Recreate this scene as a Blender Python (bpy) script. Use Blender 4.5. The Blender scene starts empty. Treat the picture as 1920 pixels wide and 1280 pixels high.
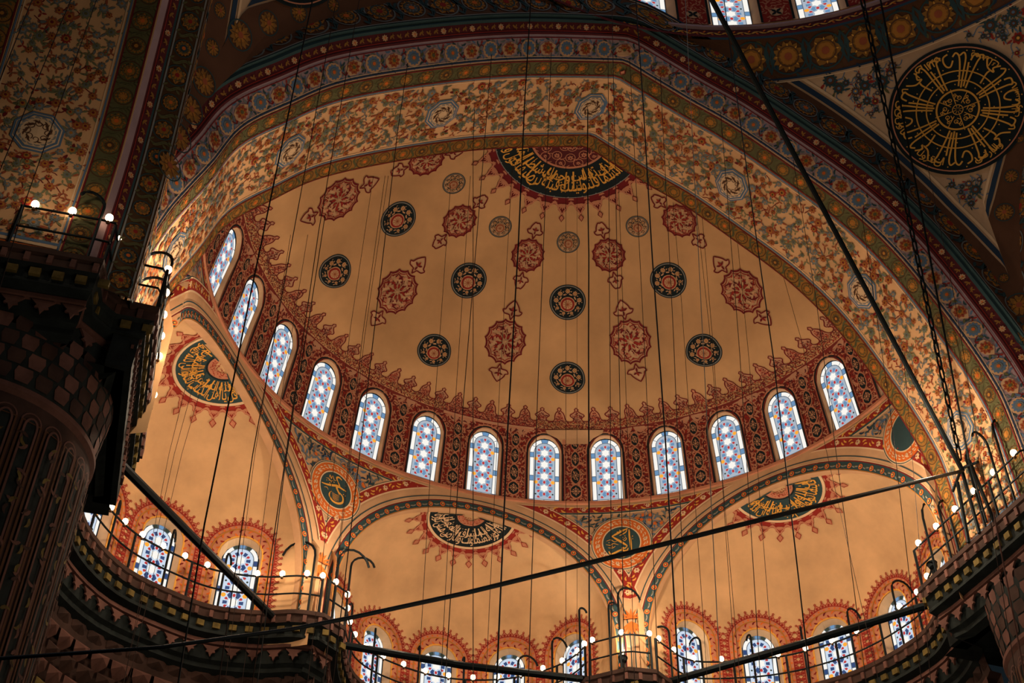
import bpy, math, random
import numpy as np
from mathutils import Matrix, Vector

R_ = math.radians
rnd = random.Random(7)
sc = bpy.context.scene
col = sc.collection

# ------------------------------------------------------------------ camera
cam_d = bpy.data.cameras.new('camera'); cam_d.sensor_width = 36; cam_d.lens = 43.935
cam_d.clip_end = 300
cam = bpy.data.objects.new('camera', cam_d); col.objects.link(cam)
cr = Vector((0.9573797, -0.2886075, 0.0113983)); cu = Vector((-0.2003606, -0.6351845, 0.7459198)); cf = Vector((0.2080380, 0.7164122, 0.6659383))
cam.matrix_world = Matrix(((cr.x, cu.x, -cf.x, -8.469), (cr.y, cu.y, -cf.y, -23.053), (cr.z, cu.z, -cf.z, -23.211), (0, 0, 0, 1)))
sc.camera = cam
# ------------------------------------------------------------------ world, exposure
w = bpy.data.worlds.new('dim_interior'); sc.world = w; w.use_nodes = True
w.node_tree.nodes['Background'].inputs[0].default_value = (.10, .16, .20, 1)
w.node_tree.nodes['Background'].inputs[1].default_value = 0.05
sc.view_settings.view_transform = 'Standard'; sc.view_settings.look = 'None'
sc.view_settings.exposure = .08; sc.view_settings.gamma = 1
sc.cycles.max_bounces = 4; sc.cycles.diffuse_bounces = 3; sc.cycles.use_denoising = True
# ------------------------------------------------------------------ lights
WARM = (1, .77, .55)
def lamp(name, loc, power, rad=.15, c=WARM, typ='POINT', tgt=None, ang=80, blend=.6):
    d = bpy.data.lights.new(name, typ); d.energy = power; d.color = c
    if typ == 'AREA': d.shape = 'DISK'; d.size = rad
    else: d.shadow_soft_size = rad
    if typ == 'SPOT': d.spot_size = R_(ang); d.spot_blend = blend
    o = bpy.data.objects.new(name, d); col.objects.link(o); o.location = loc
    if tgt is not None: o.rotation_euler = (Vector(tgt) - Vector(loc)).to_track_quat('-Z', 'Y').to_euler()
    return o
def exc(th, rad):
    t = R_(th); return (rad * math.sin(t), -.65 + rad * math.cos(t))
EXA = (-59.3, -1.5, 55.2)          # azimuth of the three exedrae
EXROT = (7.8, 0, -6.2)
XR = 9.05; XA = 4.4
# gallery lamps: the strings of bulbs along the railing light the vaults from below
GAL = [(-9.1, -2.2, -4.7, 350), (-9.0, .9, -4.7, 350), (-8.7, 5.3, -4.8, 55), (-6.2, 6.4, -4.8, 60), (-4.0, 6.4, -4.7, 270),
       (-2.2, 9.2, -4.8, 40), (-.3, 9.8, -4.8, 40), (1.8, 9.2, -4.8, 40), (4.0, 6.2, -4.7, 290), (6.1, 7.1, -4.8, 45),
       (8.6, 5.6, -4.8, 50), (9.0, 3.2, -4.8, 60), (7.9, .2, -4.7, 300), (8.0, -2.4, -4.7, 270), (-12.4, -5.7, -4.8, 18), (11.0, -5.4, -4.9, 60)]
for g in GAL: lamp('gallery_lamp_light', g[:3], g[3], .12)
# small floodlights standing on the gallery at the foot of the two columns and by the right jamb
FLOOD = [((-5.85, 8.2, -5.6), (-5.15, 8.2, -2.6), 300), ((4.12, 8.12, -5.6), (4.6, 8.8, -2.0), 380), ((10.0, .9, -5.55), (10.1, 1.7, -2.6), 70)]
for a, b, p_ in FLOOD: lamp('floodlight_beam', a, p_, .06, (1, .90, .76), 'SPOT', b, 95, .9)
# the big ring chandeliers hang low over the prayer floor, below the frame
lamp('ring_chandelier_glow', (0, -14, -19), 640, 9, WARM, 'AREA', (0, -13.9, 0))
lamp('ring_chandelier_glow', (0, 2, -19), 60, 6, WARM, 'AREA', (0, 2.1, 0))
# daylight through the ring of main dome windows
lamp('dome_daylight', (0, -14.9, 12.5), 260, 8, (.6, .78, 1), 'AREA', (0, -14.8, 0))

# ------------------------------------------------------------------ materials
def s2l(c): return tuple((x / 12.92 if x <= .04045 else ((x + .055) / 1.055) ** 2.4) for x in c)
MATS = {}
def mat(name, rgb, rough=.85, var=.12, scale=1.2, emit=None, metal=0, bump=0):
    m = bpy.data.materials.new(name); m.use_nodes = True; nt = m.node_tree; b = nt.nodes['Principled BSDF']
    c = s2l([x / 255 for x in rgb]) + (1,)
    b.inputs['Roughness'].default_value = rough; b.inputs['Metallic'].default_value = metal
    b.inputs['Specular IOR Level'].default_value = .2
    if var > 0:
        tc = nt.nodes.new('ShaderNodeTexCoord'); n1 = nt.nodes.new('ShaderNodeTexNoise'); n1.inputs['Scale'].default_value = scale
        n1.inputs['Detail'].default_value = 5; n1.inputs['Roughness'].default_value = .6
        nt.links.new(tc.outputs['Object'], n1.inputs['Vector'])
        mx = nt.nodes.new('ShaderNodeMix'); mx.data_type = 'RGBA'; mx.blend_type = 'MULTIPLY'; mx.inputs[0].default_value = 1
        rp = nt.nodes.new('ShaderNodeMapRange'); rp.inputs[1].default_value = .3; rp.inputs[2].default_value = .7
        rp.inputs[3].default_value = 1 - var * 1.6; rp.inputs[4].default_value = 1 + var
        nt.links.new(n1.outputs['Fac'], rp.inputs[0])
        mx.inputs[6].default_value = c; nt.links.new(rp.outputs[0], mx.inputs[7]); nt.links.new(mx.outputs[2], b.inputs['Base Color'])
    else: b.inputs['Base Color'].default_value = c
    if emit:
        b.inputs['Emission Color'].default_value = c; b.inputs['Emission Strength'].default_value = emit
    MATS[name] = m; return m
for n_, c_ in dict(plaster=(205, 160, 118), plaster_pink=(190, 138, 106), rose=(196, 128, 96), red=(150, 44, 34), darkred=(112, 28, 30),
                   black=(26, 36, 38), navy=(40, 58, 78), blue=(92, 116, 140), grey=(140, 138, 132), teal=(50, 72, 74), gold=(226, 164, 70), ochre=(176, 116, 48),
                   cream=(226, 190, 148), orange=(214, 106, 40), lilac=(168, 140, 142), olive=(96, 92, 58), brown=(92, 60, 40), wine=(92, 36, 38), pale=(226, 206, 184), rust=(160, 84, 52), slate=(112, 116, 112), sage=(122, 120, 84), maroon=(120, 44, 36), bronze=(150, 104, 46), umber=(84, 58, 34)).items():
    mat('paint_' + n_, c_, var=.10)
mat('plaster_dome', (206, 158, 108), var=.16, scale=.33)
mat('plaster_exedra', (214, 170, 122), var=.14, scale=.6)
mat('soffit_ground', (222, 172, 122), var=.12, scale=.5)
mat('pendentive_ground', (196, 160, 124), var=.12, scale=.5)
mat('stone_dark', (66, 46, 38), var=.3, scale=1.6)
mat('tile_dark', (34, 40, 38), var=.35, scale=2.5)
mat('tile_pink', (106, 72, 62), var=.25, scale=2)
mat('tile_brass', (110, 92, 46), var=.4, scale=3)
mat('iron', (22, 28, 30), rough=.55, var=.1, metal=.6)
mat('wire', (50, 34, 26), rough=.7, var=.1)
mat('bulb_glass', (255, 222, 180), var=0, emit=7)
mat('bulb_cap', (90, 60, 34), var=0)
for n_, c_, e_ in (('white', (244, 240, 232), 1.0), ('blue', (104, 146, 186), .9), ('navy', (38, 74, 128), .8), ('red', (206, 52, 54), .8), ('orange', (255, 166, 50), 1.0),
                   ('lead', (120, 134, 150), .45), ('green', (52, 74, 62), .5), ('lilac', (182, 194, 208), .8), ('ice', (206, 222, 240), .9)):
    m = mat('glass_' + n_, c_, var=0, emit=e_, rough=.4)
    m.node_tree.nodes['Principled BSDF'].inputs['Base Color'].default_value = (.02, .02, .02, 1)

# ------------------------------------------------------------------ object helpers
def tag(o, label=None, cat=None, group=None, kind=None):
    if label: o['label'] = label
    if cat: o['category'] = cat
    if group: o['group'] = group
    if kind: o['kind'] = kind
    return o
def empty(name, loc=(0, 0, 0)):
    o = bpy.data.objects.new(name, None); col.objects.link(o); o.location = loc; return o
def mesh_obj(name, V, F, mats, midx=None, parent=None, smooth=False):
    me = bpy.data.meshes.new(name); me.from_pydata([tuple(v) for v in V], [], F)
    for m in mats: me.materials.append(MATS[m])
    if midx is not None: me.polygons.foreach_set('material_index', midx)
    if smooth: me.polygons.foreach_set('use_smooth', [True] * len(me.polygons))
    me.update()
    o = bpy.data.objects.new(name, me); col.objects.link(o)
    if parent: o.parent = parent; o.matrix_parent_inverse = parent.matrix_world.inverted() if parent.type != 'EMPTY' else Matrix.Translation(-Vector(parent.location))
    return o
def grid(name, fn, us, vs, m, parent=None, smooth=True, keep=None):
    U, Vv = np.meshgrid(us, vs, indexing='ij'); X = fn(U.ravel(), Vv.ravel(), np.zeros(U.size)); ok = keep(np.stack(X, -1)) if keep else None
    n = len(vs); F = []
    for i in range(len(us) - 1):
        for j in range(n - 1):
            a = i * n + j
            if ok is None or ok[a] or ok[a + 1] or ok[a + n] or ok[a + n + 1]: F.append((a, a + 1, a + n + 1, a + n))
    return mesh_obj(name, np.stack(X, -1), F, [m], parent=parent, smooth=smooth)
def behind_drum(r):
    return lambda X: (np.hypot(X[:, 0], X[:, 1] + .655) > r) & (X[:, 1] > -1.2)
class MB:                                   # solid mesh builder: boxes, tubes, lathes
    def __init__(s): s.V = []; s.F = []
    def add(s, V, F): b = len(s.V); s.V += [tuple(v) for v in V]; s.F += [tuple(b + i for i in f) for f in F]
    def box(s, c, sx, sy, sz, rz=0):
        c_, s_ = math.cos(rz), math.sin(rz); V = []
        for dz in (-1, 1):
            for dx, dy in ((-1, -1), (1, -1), (1, 1), (-1, 1)):
                x, y = dx * sx / 2, dy * sy / 2; V.append((c[0] + x * c_ - y * s_, c[1] + x * s_ + y * c_, c[2] + dz * sz / 2))
        s.add(V, [(0, 3, 2, 1), (4, 5, 6, 7), (0, 1, 5, 4), (1, 2, 6, 5), (2, 3, 7, 6), (3, 0, 4, 7)])
    def tube(s, P, r, n=6, cap=True):
        P = [Vector(p) for p in P]; V = []; up = Vector((.31, .27, 1)).normalized()
        rr = r if isinstance(r, (list, tuple)) else [r] * len(P)
        for i, p in enumerate(P):
            t = (P[min(i + 1, len(P) - 1)] - P[max(i - 1, 0)]).normalized()
            a = t.cross(Vector((1, .2, 0)) if abs(t.z) > .8 else up).normalized(); b = t.cross(a)
            for k in range(n):
                q = 2 * math.pi * k / n; V.append(p + (a * math.cos(q) + b * math.sin(q)) * rr[i])
        F = [(i * n + k, i * n + (k + 1) % n, (i + 1) * n + (k + 1) % n, (i + 1) * n + k) for i in range(len(P) - 1) for k in range(n)]
        if cap: F += [tuple(range(n))[::-1], tuple((len(P) - 1) * n + k for k in range(n))]
        s.add(V, F)
    def lathe(s, c, prof, n=10):
        V = [(c[0] + r * math.cos(2 * math.pi * k / n), c[1] + r * math.sin(2 * math.pi * k / n), c[2] + z) for r, z in prof for k in range(n)]
        F = [(i * n + k, i * n + (k + 1) % n, (i + 1) * n + (k + 1) % n, (i + 1) * n + k) for i in range(len(prof) - 1) for k in range(n)]
        s.add(V, F)
    def build(s, name, m, parent=None, smooth=False): return mesh_obj(name, s.V, s.F, [m], parent=parent, smooth=smooth)

# ------------------------------------------------------------------ painter: crisp painted ornament laid on curved surfaces
class Pnt:
    def __init__(s, fn, su=lambda v: 1.0, lift=.008):
        s.fn = fn; s.su = su; s.lift = lift; s.U = []; s.W = []; s.H = []; s.F = []; s.M = []; s.n = 0; s.names = []; s.u0 = 0; s.v0 = 0; s.k = 1; s.kv = 1; s.keep = None; s.mv = 1
    def at(s, u, v): s.u0 = u; s.v0 = v; s.k = 1 / s.su(v); s.kv = s.mv; return s
    def mi(s, m):
        if m not in s.names: s.names.append(m)
        return s.names.index(m)
    def pts(s, z, l):
        z = np.asarray(z, complex); b = s.n
        s.U.append(s.u0 + z.real * s.k); s.W.append(s.v0 + z.imag * s.kv); s.H.append(np.full(len(z), l * s.lift)); s.n += len(z); return b
    def poly(s, z, m, l):
        b = s.pts(z, l); s.F.append(tuple(range(b, s.n))); s.M.append(s.mi(m))
    def strip(s, A, B, m, l, close=False):        # two parallel polylines
        n = len(A); b = s.pts(np.concatenate([A, B]), l); k = s.mi(m)
        for i in range(n if close else n - 1):
            j = (i + 1) % n; s.F.append((b + i, b + j, b + n + j, b + n + i)); s.M.append(k)
    def stroke(s, z, w, m, l, close=False, taper=False):
        z = np.asarray(z, complex)
        if close: t = np.roll(z, -1) - np.roll(z, 1)
        else: t = np.gradient(z)
        t = t / (np.abs(t) + 1e-9) * 1j; ww = w / 2
        if taper: ww = ww * (.25 + .75 * np.sin(np.linspace(.15, math.pi - .15, len(z))))
        s.strip(z + t * ww, z - t * ww, m, l, close)
    def disc(s, c, r, m, l, n=20):
        if r < .45: s.poly(c + r * np.exp(2j * np.pi * np.arange(n) / n), m, l); return
        s.star(c, lambda a: np.full(len(a), r), m, l, n)
    def star(s, c, rf, m, l, n=48, rings=None):   # star shaped region tessellated in rings so it follows the curve of the vault
        a = 2 * np.pi * np.arange(n) / n; rr = rf(a); R = max(rr); q = rings or max(2, int(R / .35) + 1)
        e = np.exp(1j * a)
        for i in range(q):
            A = c + e * rr * (i / q); B = c + e * rr * ((i + 1) / q)
            if i == 0: 
                b = s.pts(np.concatenate([[c], B]), l); k = s.mi(m)
                for j in range(n): s.F.append((b, b + 1 + j, b + 1 + (j + 1) % n)); s.M.append(k)
            else: s.strip(A, B, m, l, True)
    def ring(s, c, r0, r1, m, l, n=32):
        e = np.exp(2j * np.pi * np.arange(n) / n); q = max(1, int((r1 - r0) / .35 + .5))
        for i in range(q): s.strip(c + e * (r0 + (r1 - r0) * i / q), c + e * (r0 + (r1 - r0) * (i + 1) / q), m, l, True)
    def build(s, name, parent=None, kind=None):
        if not s.F: return None
        X = np.stack(s.fn(np.concatenate(s.U), np.concatenate(s.W), np.concatenate(s.H)), -1)
        if s.keep is not None:
            ok = s.keep(X); q = [i for i, f in enumerate(s.F) if all(ok[j] for j in f)]; s.F = [s.F[i] for i in q]; s.M = [s.M[i] for i in q]
        o = mesh_obj(name, X, s.F, s.names, s.M, parent)
        if kind: o['kind'] = kind
        return o

LEAF = np.array([0, .25 + .16j, .55 + .2j, .82 + .12j, 1, .82 - .12j, .55 - .2j, .25 - .16j])
COMMA = np.array([0, .18 + .2j, .45 + .3j, .78 + .22j, 1 - .05j, .86 - .02j, .62 + .03j, .4 - .02j, .2 - .08j])
def leaf(P, c, a, L, m, l, wd=1): P.poly(c + np.exp(1j * a) * L * (LEAF.real + 1j * LEAF.imag * wd), m, l)
def comma(P, c, a, L, m, l, flip=False):
    z = COMMA.conj() if flip else COMMA
    P.poly(c + np.exp(1j * a) * L * z, m, l)
def petal_flower(P, c, r, m, l, k=8, dep=.28, n=None, rot=0, c2=None, c3=None):
    n = n or k * 4; a = 2 * np.pi * np.arange(n) / n
    P.poly(c + r * (1 - dep * (.5 - .5 * np.cos(k * (a - rot)))) * np.exp(1j * a), m, l)
    if c2: P.poly(c + r * .55 * (1 - dep * .6 * (.5 - .5 * np.cos(k * (a - rot)))) * np.exp(1j * a), c2, l + 1)
    if c3: P.disc(c, r * .25, c3, l + 2, 8)
def curl(P, c, r, a0, turns, m, l, w=.02):
    t = np.linspace(0, 1, 14); P.stroke(c + r * (1 - .75 * t) * np.exp(1j * (a0 + turns * 2 * np.pi * t)), w, m, l, taper=False)
def fill(P, x0, x1, y0, y1, step, inside, ms, l, L=None, seed=1, prob=1):
    rr = random.Random(seed); L = L or step * 1.25; y = y0
    while y < y1:
        x = x0 + (rr.random() - .5) * step
        while x < x1:
            z = complex(x + (rr.random() - .5) * step * .5, y + (rr.random() - .5) * step * .5)
            if inside(z) and rr.random() < prob:
                a = rr.random() * 6.283; comma(P, z - .5 * L * np.exp(1j * a), a, L * (.75 + .5 * rr.random()), rr.choice(ms), l, rr.random() < .5)
            x += step
        y += step
def resamp(z, n):
    z = np.asarray(z, complex); t = np.r_[0, np.cumsum(np.abs(np.diff(z)))]; q = np.linspace(0, t[-1], n)
    return np.interp(q, t, z.real) + 1j * np.interp(q, t, z.imag)
def smooth_curve(z, n=8, close=False):         # Catmull-Rom
    z = list(z); N = len(z); out = []
    for i in range(N if close else N - 1):
        p0 = z[(i - 1) % N] if close or i > 0 else z[0]; p1 = z[i]; p2 = z[(i + 1) % N]; p3 = z[(i + 2) % N] if close or i + 2 < N else z[-1]
        for k in range(n):
            t = k / n; out.append(.5 * ((2 * p1) + (p2 - p0) * t + (2 * p0 - 5 * p1 + 4 * p2 - p3) * t * t + (3 * p1 - p0 - 3 * p2 + p3) * t ** 3))
    if not close: out.append(z[-1])
    return np.array(out)
def inpoly(z, P):
    x, y = z.real, z.imag; c = False; n = len(P)
    for i in range(n):
        a = P[i]; b = P[i - 1]
        if (a.imag > y) != (b.imag > y) and x < (b.real - a.real) * (y - a.imag) / (b.imag - a.imag) + a.real: c = not c
    return c

# ---- bands: ornament repeated along a path, path(s)-> (point, unit tangent) with s in metres
def band_base(P, path, L, w0, w1, m, l, step=.3):
    n = max(2, int(L / step) + 1); S = np.linspace(0, L, n); q = [path(s) for s in S]
    z = np.array([a for a, b in q]); t = np.array([b for a, b in q]) * 1j
    P.strip(z + t * w0, z + t * w1, m, l)
def band_rosettes(P, path, L, w, l, pal, pitch=.95, hot=('paint_cream', 'paint_gold')):
    n = int(L / pitch); fl = ('rose', 'sun', 'lotus', 'rose2')
    for i in range(n):
        s = (i + .5) * L / n; z, t = path(s); r = w * (.40, .36, .42, .34)[i % 4]
        k = i % 4
        a0 = np.angle(t)
        # enclosing scroll arms and leaves
        for sg in (-1, 1):
            z2, t2 = path(s + sg * pitch * .5)
            arc = [z2 + t2 * 1j * w * .42 * sg, z2 + t2 * 1j * w * .18 * sg - t2 * sg * .10 * pitch, z2 - t2 * 1j * w * .18 * sg + t2 * sg * .06 * pitch, z2 - t2 * 1j * w * .43 * sg]
            P.stroke(smooth_curve(arc, 4), w * .085, pal[1], l + 1, taper=True)
        P.ring(z, r * 1.08, r * 1.2, pal[3], l + 1, 20)
        petal_flower(P, z, r, pal[2], l + 1, (8, 14, 6, 12)[k], (.28, .22, .34, .16)[k], n=(32, 42, 24, 36)[k], rot=a0, c2=(pal[0], pal[3], pal[2], pal[0])[k], c3=hot[k % 2])
        for q in range(9): aa = a0 + q * .698; P.stroke(np.array([z + r * .3 * np.exp(1j * aa), z + r * .86 * np.exp(1j * (aa + (.25 if k % 2 else 0)))]), r * .06, pal[3], l + 2)
        P.ring(z, r * .60, r * .70, pal[1], l + 3, 14)
        for q in range(8): 
            a = q * math.pi / 4 + a0; leaf(P, z + r * .62 * np.exp(1j * a), a, r * .3, pal[0], l + 2, .8)
        for sg in (-1, 1):
            for sd in (-1, 1):
                leaf(P, z + sg * t * pitch * .36 + sd * 1j * t * w * .30, a0 + (0 if sg > 0 else math.pi) + sd * .9, w * .26, pal[1], l + 2)
def band_scroll(P, path, L, w, l, mleaf, mstem, pitch=.34, fl=None):
    n = int(L / pitch)
    for i in range(n):
        s = (i + .5) * L / n; z, t = path(s); sd = 1 if i % 2 else -1; a = np.angle(t)
        comma(P, z - t * pitch * .35 - sd * 1j * t * w * .18, a + sd * .5, pitch * .8, mleaf, l + 1, sd < 0)
        leaf(P, z + sd * 1j * t * w * .1, a - sd * 1.1, w * .38, mleaf, l + 2, .9)
        leaf(P, z + t * pitch * .1, a + sd * 1.5, w * .36, mleaf, l + 2, .7)
        if fl and i % 4 == 0: petal_flower(P, z, w * .36, fl, l + 2, 8, .35, c3=mstem)

# ================================================================== SURFACES
ZS, RS = -3.27, 10.507                        # sphere of the semi-dome
prof = [(10, 0, -.655), (9.93, .7, -.655), (9.80, 1.5, -.655), (9.60, 2.35, -.655), (9.32, 2.72, -.60), (8.85, 3.05, -.4), (8.30, 3.36, -.22), (7.70, 3.88, 0)]
pz = smooth_curve([complex(a, b) for a, b, c in prof], 6); pcy = np.interp(np.linspace(0, 7, len(pz)), range(8), [c for a, b, c in prof])
rs = np.linspace(7.55, .02, 40); sph = rs + 1j * (ZS + np.sqrt(RS ** 2 - rs ** 2))
PZ = np.concatenate([pz, sph]); PCY = np.concatenate([pcy, np.zeros(40)])
PV = np.r_[0, np.cumsum(np.abs(np.diff(PZ)))]; PT = np.gradient(PZ); PT /= np.abs(PT)
def SDr(v): return float(np.interp(max(v, 0), PV, PZ.real))
def SD(U, V, H):
    U, V, H = map(np.asarray, (U, V, H)); v = np.maximum(V, 0)
    r = np.interp(v, PV, PZ.real); z = np.interp(v, PV, PZ.imag) + np.minimum(V, 0); cy = np.interp(v, PV, PCY)
    tr = np.where(V <= 0, 0, np.interp(v, PV, PT.real)); tz = np.where(V <= 0, 1, np.interp(v, PV, PT.imag))
    r = r - H * tz; z = z + H * tr
    return r * np.sin(U), cy + r * np.cos(U), z
def CW(U, V, H):                              # u in metres along the drum wall (r = 10), v = height
    r = 10 - np.asarray(H); U = np.asarray(U, float); u0 = 14.92; ex = np.maximum(np.abs(U) - u0, 0) * np.sign(U); Uc = np.clip(U, -u0, u0)
    return r * np.sin(Uc / 10) + ex, -.655 + r * np.cos(Uc / 10), np.asarray(V) + 0 * r   # the wall ends turn behind the great arch
def expmap(d0, up, R, ctr, axes=(1, 1, 1)):   # tangent-plane coordinates at direction d0 of an ellipsoid
    d0 = Vector(d0).normalized(); up = Vector(up); up = (up - d0 * up.dot(d0)).normalized(); rt = d0.cross(up).normalized()
    D, Up, Rt, Cc, Ax = map(np.array, (d0, up, rt, ctr, axes))
    def f(U, V, H):
        U = np.asarray(U, float); V = np.asarray(V, float); rho = np.hypot(U, V); k = np.where(rho < 1e-6, 1 / R, np.sin(rho / R) / np.maximum(rho, 1e-6)); c = np.cos(rho / R)
        d = c[:, None] * D + (U * k)[:, None] * Rt + (V * k)[:, None] * Up
        P = Cc + d * Ax * (R - np.asarray(H))[:, None]
        return P[:, 0], P[:, 1], P[:, 2]
    return f
def SDE(az, v):                               # tangent frame on the semi-dome at azimuth az (deg), profile length v; +y towards the crown
    a = R_(az); r = SDr(v); z = float(np.interp(v, PV, PZ.imag)); d0 = (r * math.sin(a), r * math.cos(a), z - ZS)
    return expmap(d0, (0, 0, 1), RS, (0, 0, ZS))
def v_of_r(r): return float(np.interp(-r, -PZ.real, PV))

# arch curve (x,z) of the great arch and its cross-section (outward offset, y)
A0 = [(-11.05, -6.4), (-10.85, -4.8), (-10.55, -3.3), (-10.27, -2.4), (-9.88, -1.30), (-9.43, .12), (-8.5, 1.35), (-7.2, 2.78), (-4.75, 4.45), (-2.38, 5.73), (.5, 6.86)]
A1 = [(.5, 6.86), (2.4, 5.80), (3.6, 5.2), (5.04, 4.22), (6.78, 2.87), (8.12, 1.24), (9.28, -1.07), (9.90, -2.72), (10.10, -3.9), (10.2, -6.4)]
ca = smooth_curve([complex(*p) for p in A0], 12); cb = smooth_curve([complex(*p) for p in A1], 12)
AC = resamp(np.concatenate([ca, cb[1:]]), 240); AS = np.r_[0, np.cumsum(np.abs(np.diff(AC)))]; AL = AS[-1]
AN = np.gradient(AC); AN = np.convolve(np.pad(AN, 3, mode='edge'), np.ones(7) / 7, 'valid'); AN = AN / np.abs(AN) * 1j   # outward normal (left of travel)
XS = [(0, 0), (0, -3.30), (.47, -3.80), (.50, -3.84), (.56, -3.84), (.74, -4.02), (.76, -4.10), (.84, -4.10), (.84, -4.20), (1.9, -4.20)]
def set_profile(xs):
    global XZ, XW
    XZ = np.array([complex(*p) for p in xs]); XW = np.r_[0, np.cumsum(np.abs(np.diff(XZ)))]
set_profile(XS)
def AR(U, W, H):
    U, W, H = map(lambda x: np.asarray(x, float), (U, W, H))
    c = np.interp(U, AS, AC.real) + 1j * np.interp(U, AS, AC.imag); n = np.interp(U, AS, AN.real) + 1j * np.interp(U, AS, AN.imag); n /= np.abs(n)
    i = np.clip(np.searchsorted(XW, W, 'right') - 1, 0, len(XW) - 2); t = (W - XW[i]) / (XW[i + 1] - XW[i]); q = XZ[i] + (XZ[i + 1] - XZ[i]) * t
    d = (XZ[i + 1] - XZ[i]); d = d / np.abs(d)
    off = q.real + H * d.imag; y = q.imag - H * d.real
    P = c + n * off
    return P.real, y, P.imag
# square hall below the main dome, pendentive sphere
HY, HA = -14.9, 10.7; PR = HA * math.sqrt(2); PZ0 = -3.2
def PD(q):                                    # u = horizontal angle, v = elevation on the pendentive sphere; q = corner
    def f(U, V, H):
        r = (PR - np.asarray(H)) * np.cos(V); z = PZ0 + (PR - np.asarray(H)) * np.sin(V); U = np.asarray(U) + q * math.pi / 2
        return r * np.sin(U), HY + r * np.cos(U), z
    return f

# ================================================================== GLASS, NICHES
def arch_shape(w, h, n=14):                   # closed outline from bottom left, counter clockwise seen from inside
    a = np.linspace(0, math.pi, n); return np.concatenate([[complex(-w, 0), complex(w, 0)], complex(0, h - w) + w * np.exp(1j * a)])
def star_hit(P, c, ang):                      # distance from c to outline P along angle
    d = np.exp(1j * ang); best = None
    for i in range(len(P)):
        a, b = P[i] - c, P[(i + 1) % len(P)] - c; e = b - a; den = (d.real * e.imag - d.imag * e.real)
        if abs(den) < 1e-9: continue
        t = (a.real * e.imag - a.imag * e.real) / den; s = (a.real * d.imag - a.imag * d.real) / den
        if t > 0 and -1e-6 <= s <= 1 + 1e-6 and (best is None or t > best): best = t
    return best or 0
def niche(fn, su, uc, v0, hole, rect, inner, depth, uh=1):
    """wall panel with an arched hole, and the splayed reveal behind it. hole, rect, inner in local metres from (uc, v0)"""
    c = complex(0, (hole.imag.max() + hole.imag.min()) / 2)
    ang = set(np.linspace(-math.pi, math.pi, 49)[:-1]) | {float(np.angle(p - c)) for p in rect} | {float(np.angle(p - c)) for p in hole[:2]}
    ang = sorted(ang); L = []
    for P in (rect, hole, inner): L.append(np.array([c + star_hit(P, c, a) * np.exp(1j * a) for a in ang]))
    n = len(ang)
    def m3(z, h):
        k = np.array([1 / su(v0 + max(y, -v0)) for y in z.imag]); return np.stack(fn(uc + z.real * k, v0 + z.imag, np.full(n, float(h))), -1)
    # edge rings of the panel are split in two so that it follows the vault
    mid = (L[0] + L[1]) / 2
    ku = 1 / su(v0)
    def rectm(z):                              # the rectangle keeps constant angular width
        return np.stack(fn(uc + z.real * ku, v0 + z.imag, np.zeros(n)), -1)
    A = rectm(L[0]); B = m3(mid, 0) * .5 + (rectm(mid)) * .5; Cc = m3(L[1], 0); D = m3(L[2], -depth)
    loop = lambda a, b: [(a + i, a + (i + 1) % n, b + (i + 1) % n, b + i) for i in range(n)]
    wall = (np.concatenate([A, B, Cc]), loop(0, n) + loop(n, 2 * n)); rev = (np.concatenate([Cc, D]), loop(0, n))
    return wall, rev
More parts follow.
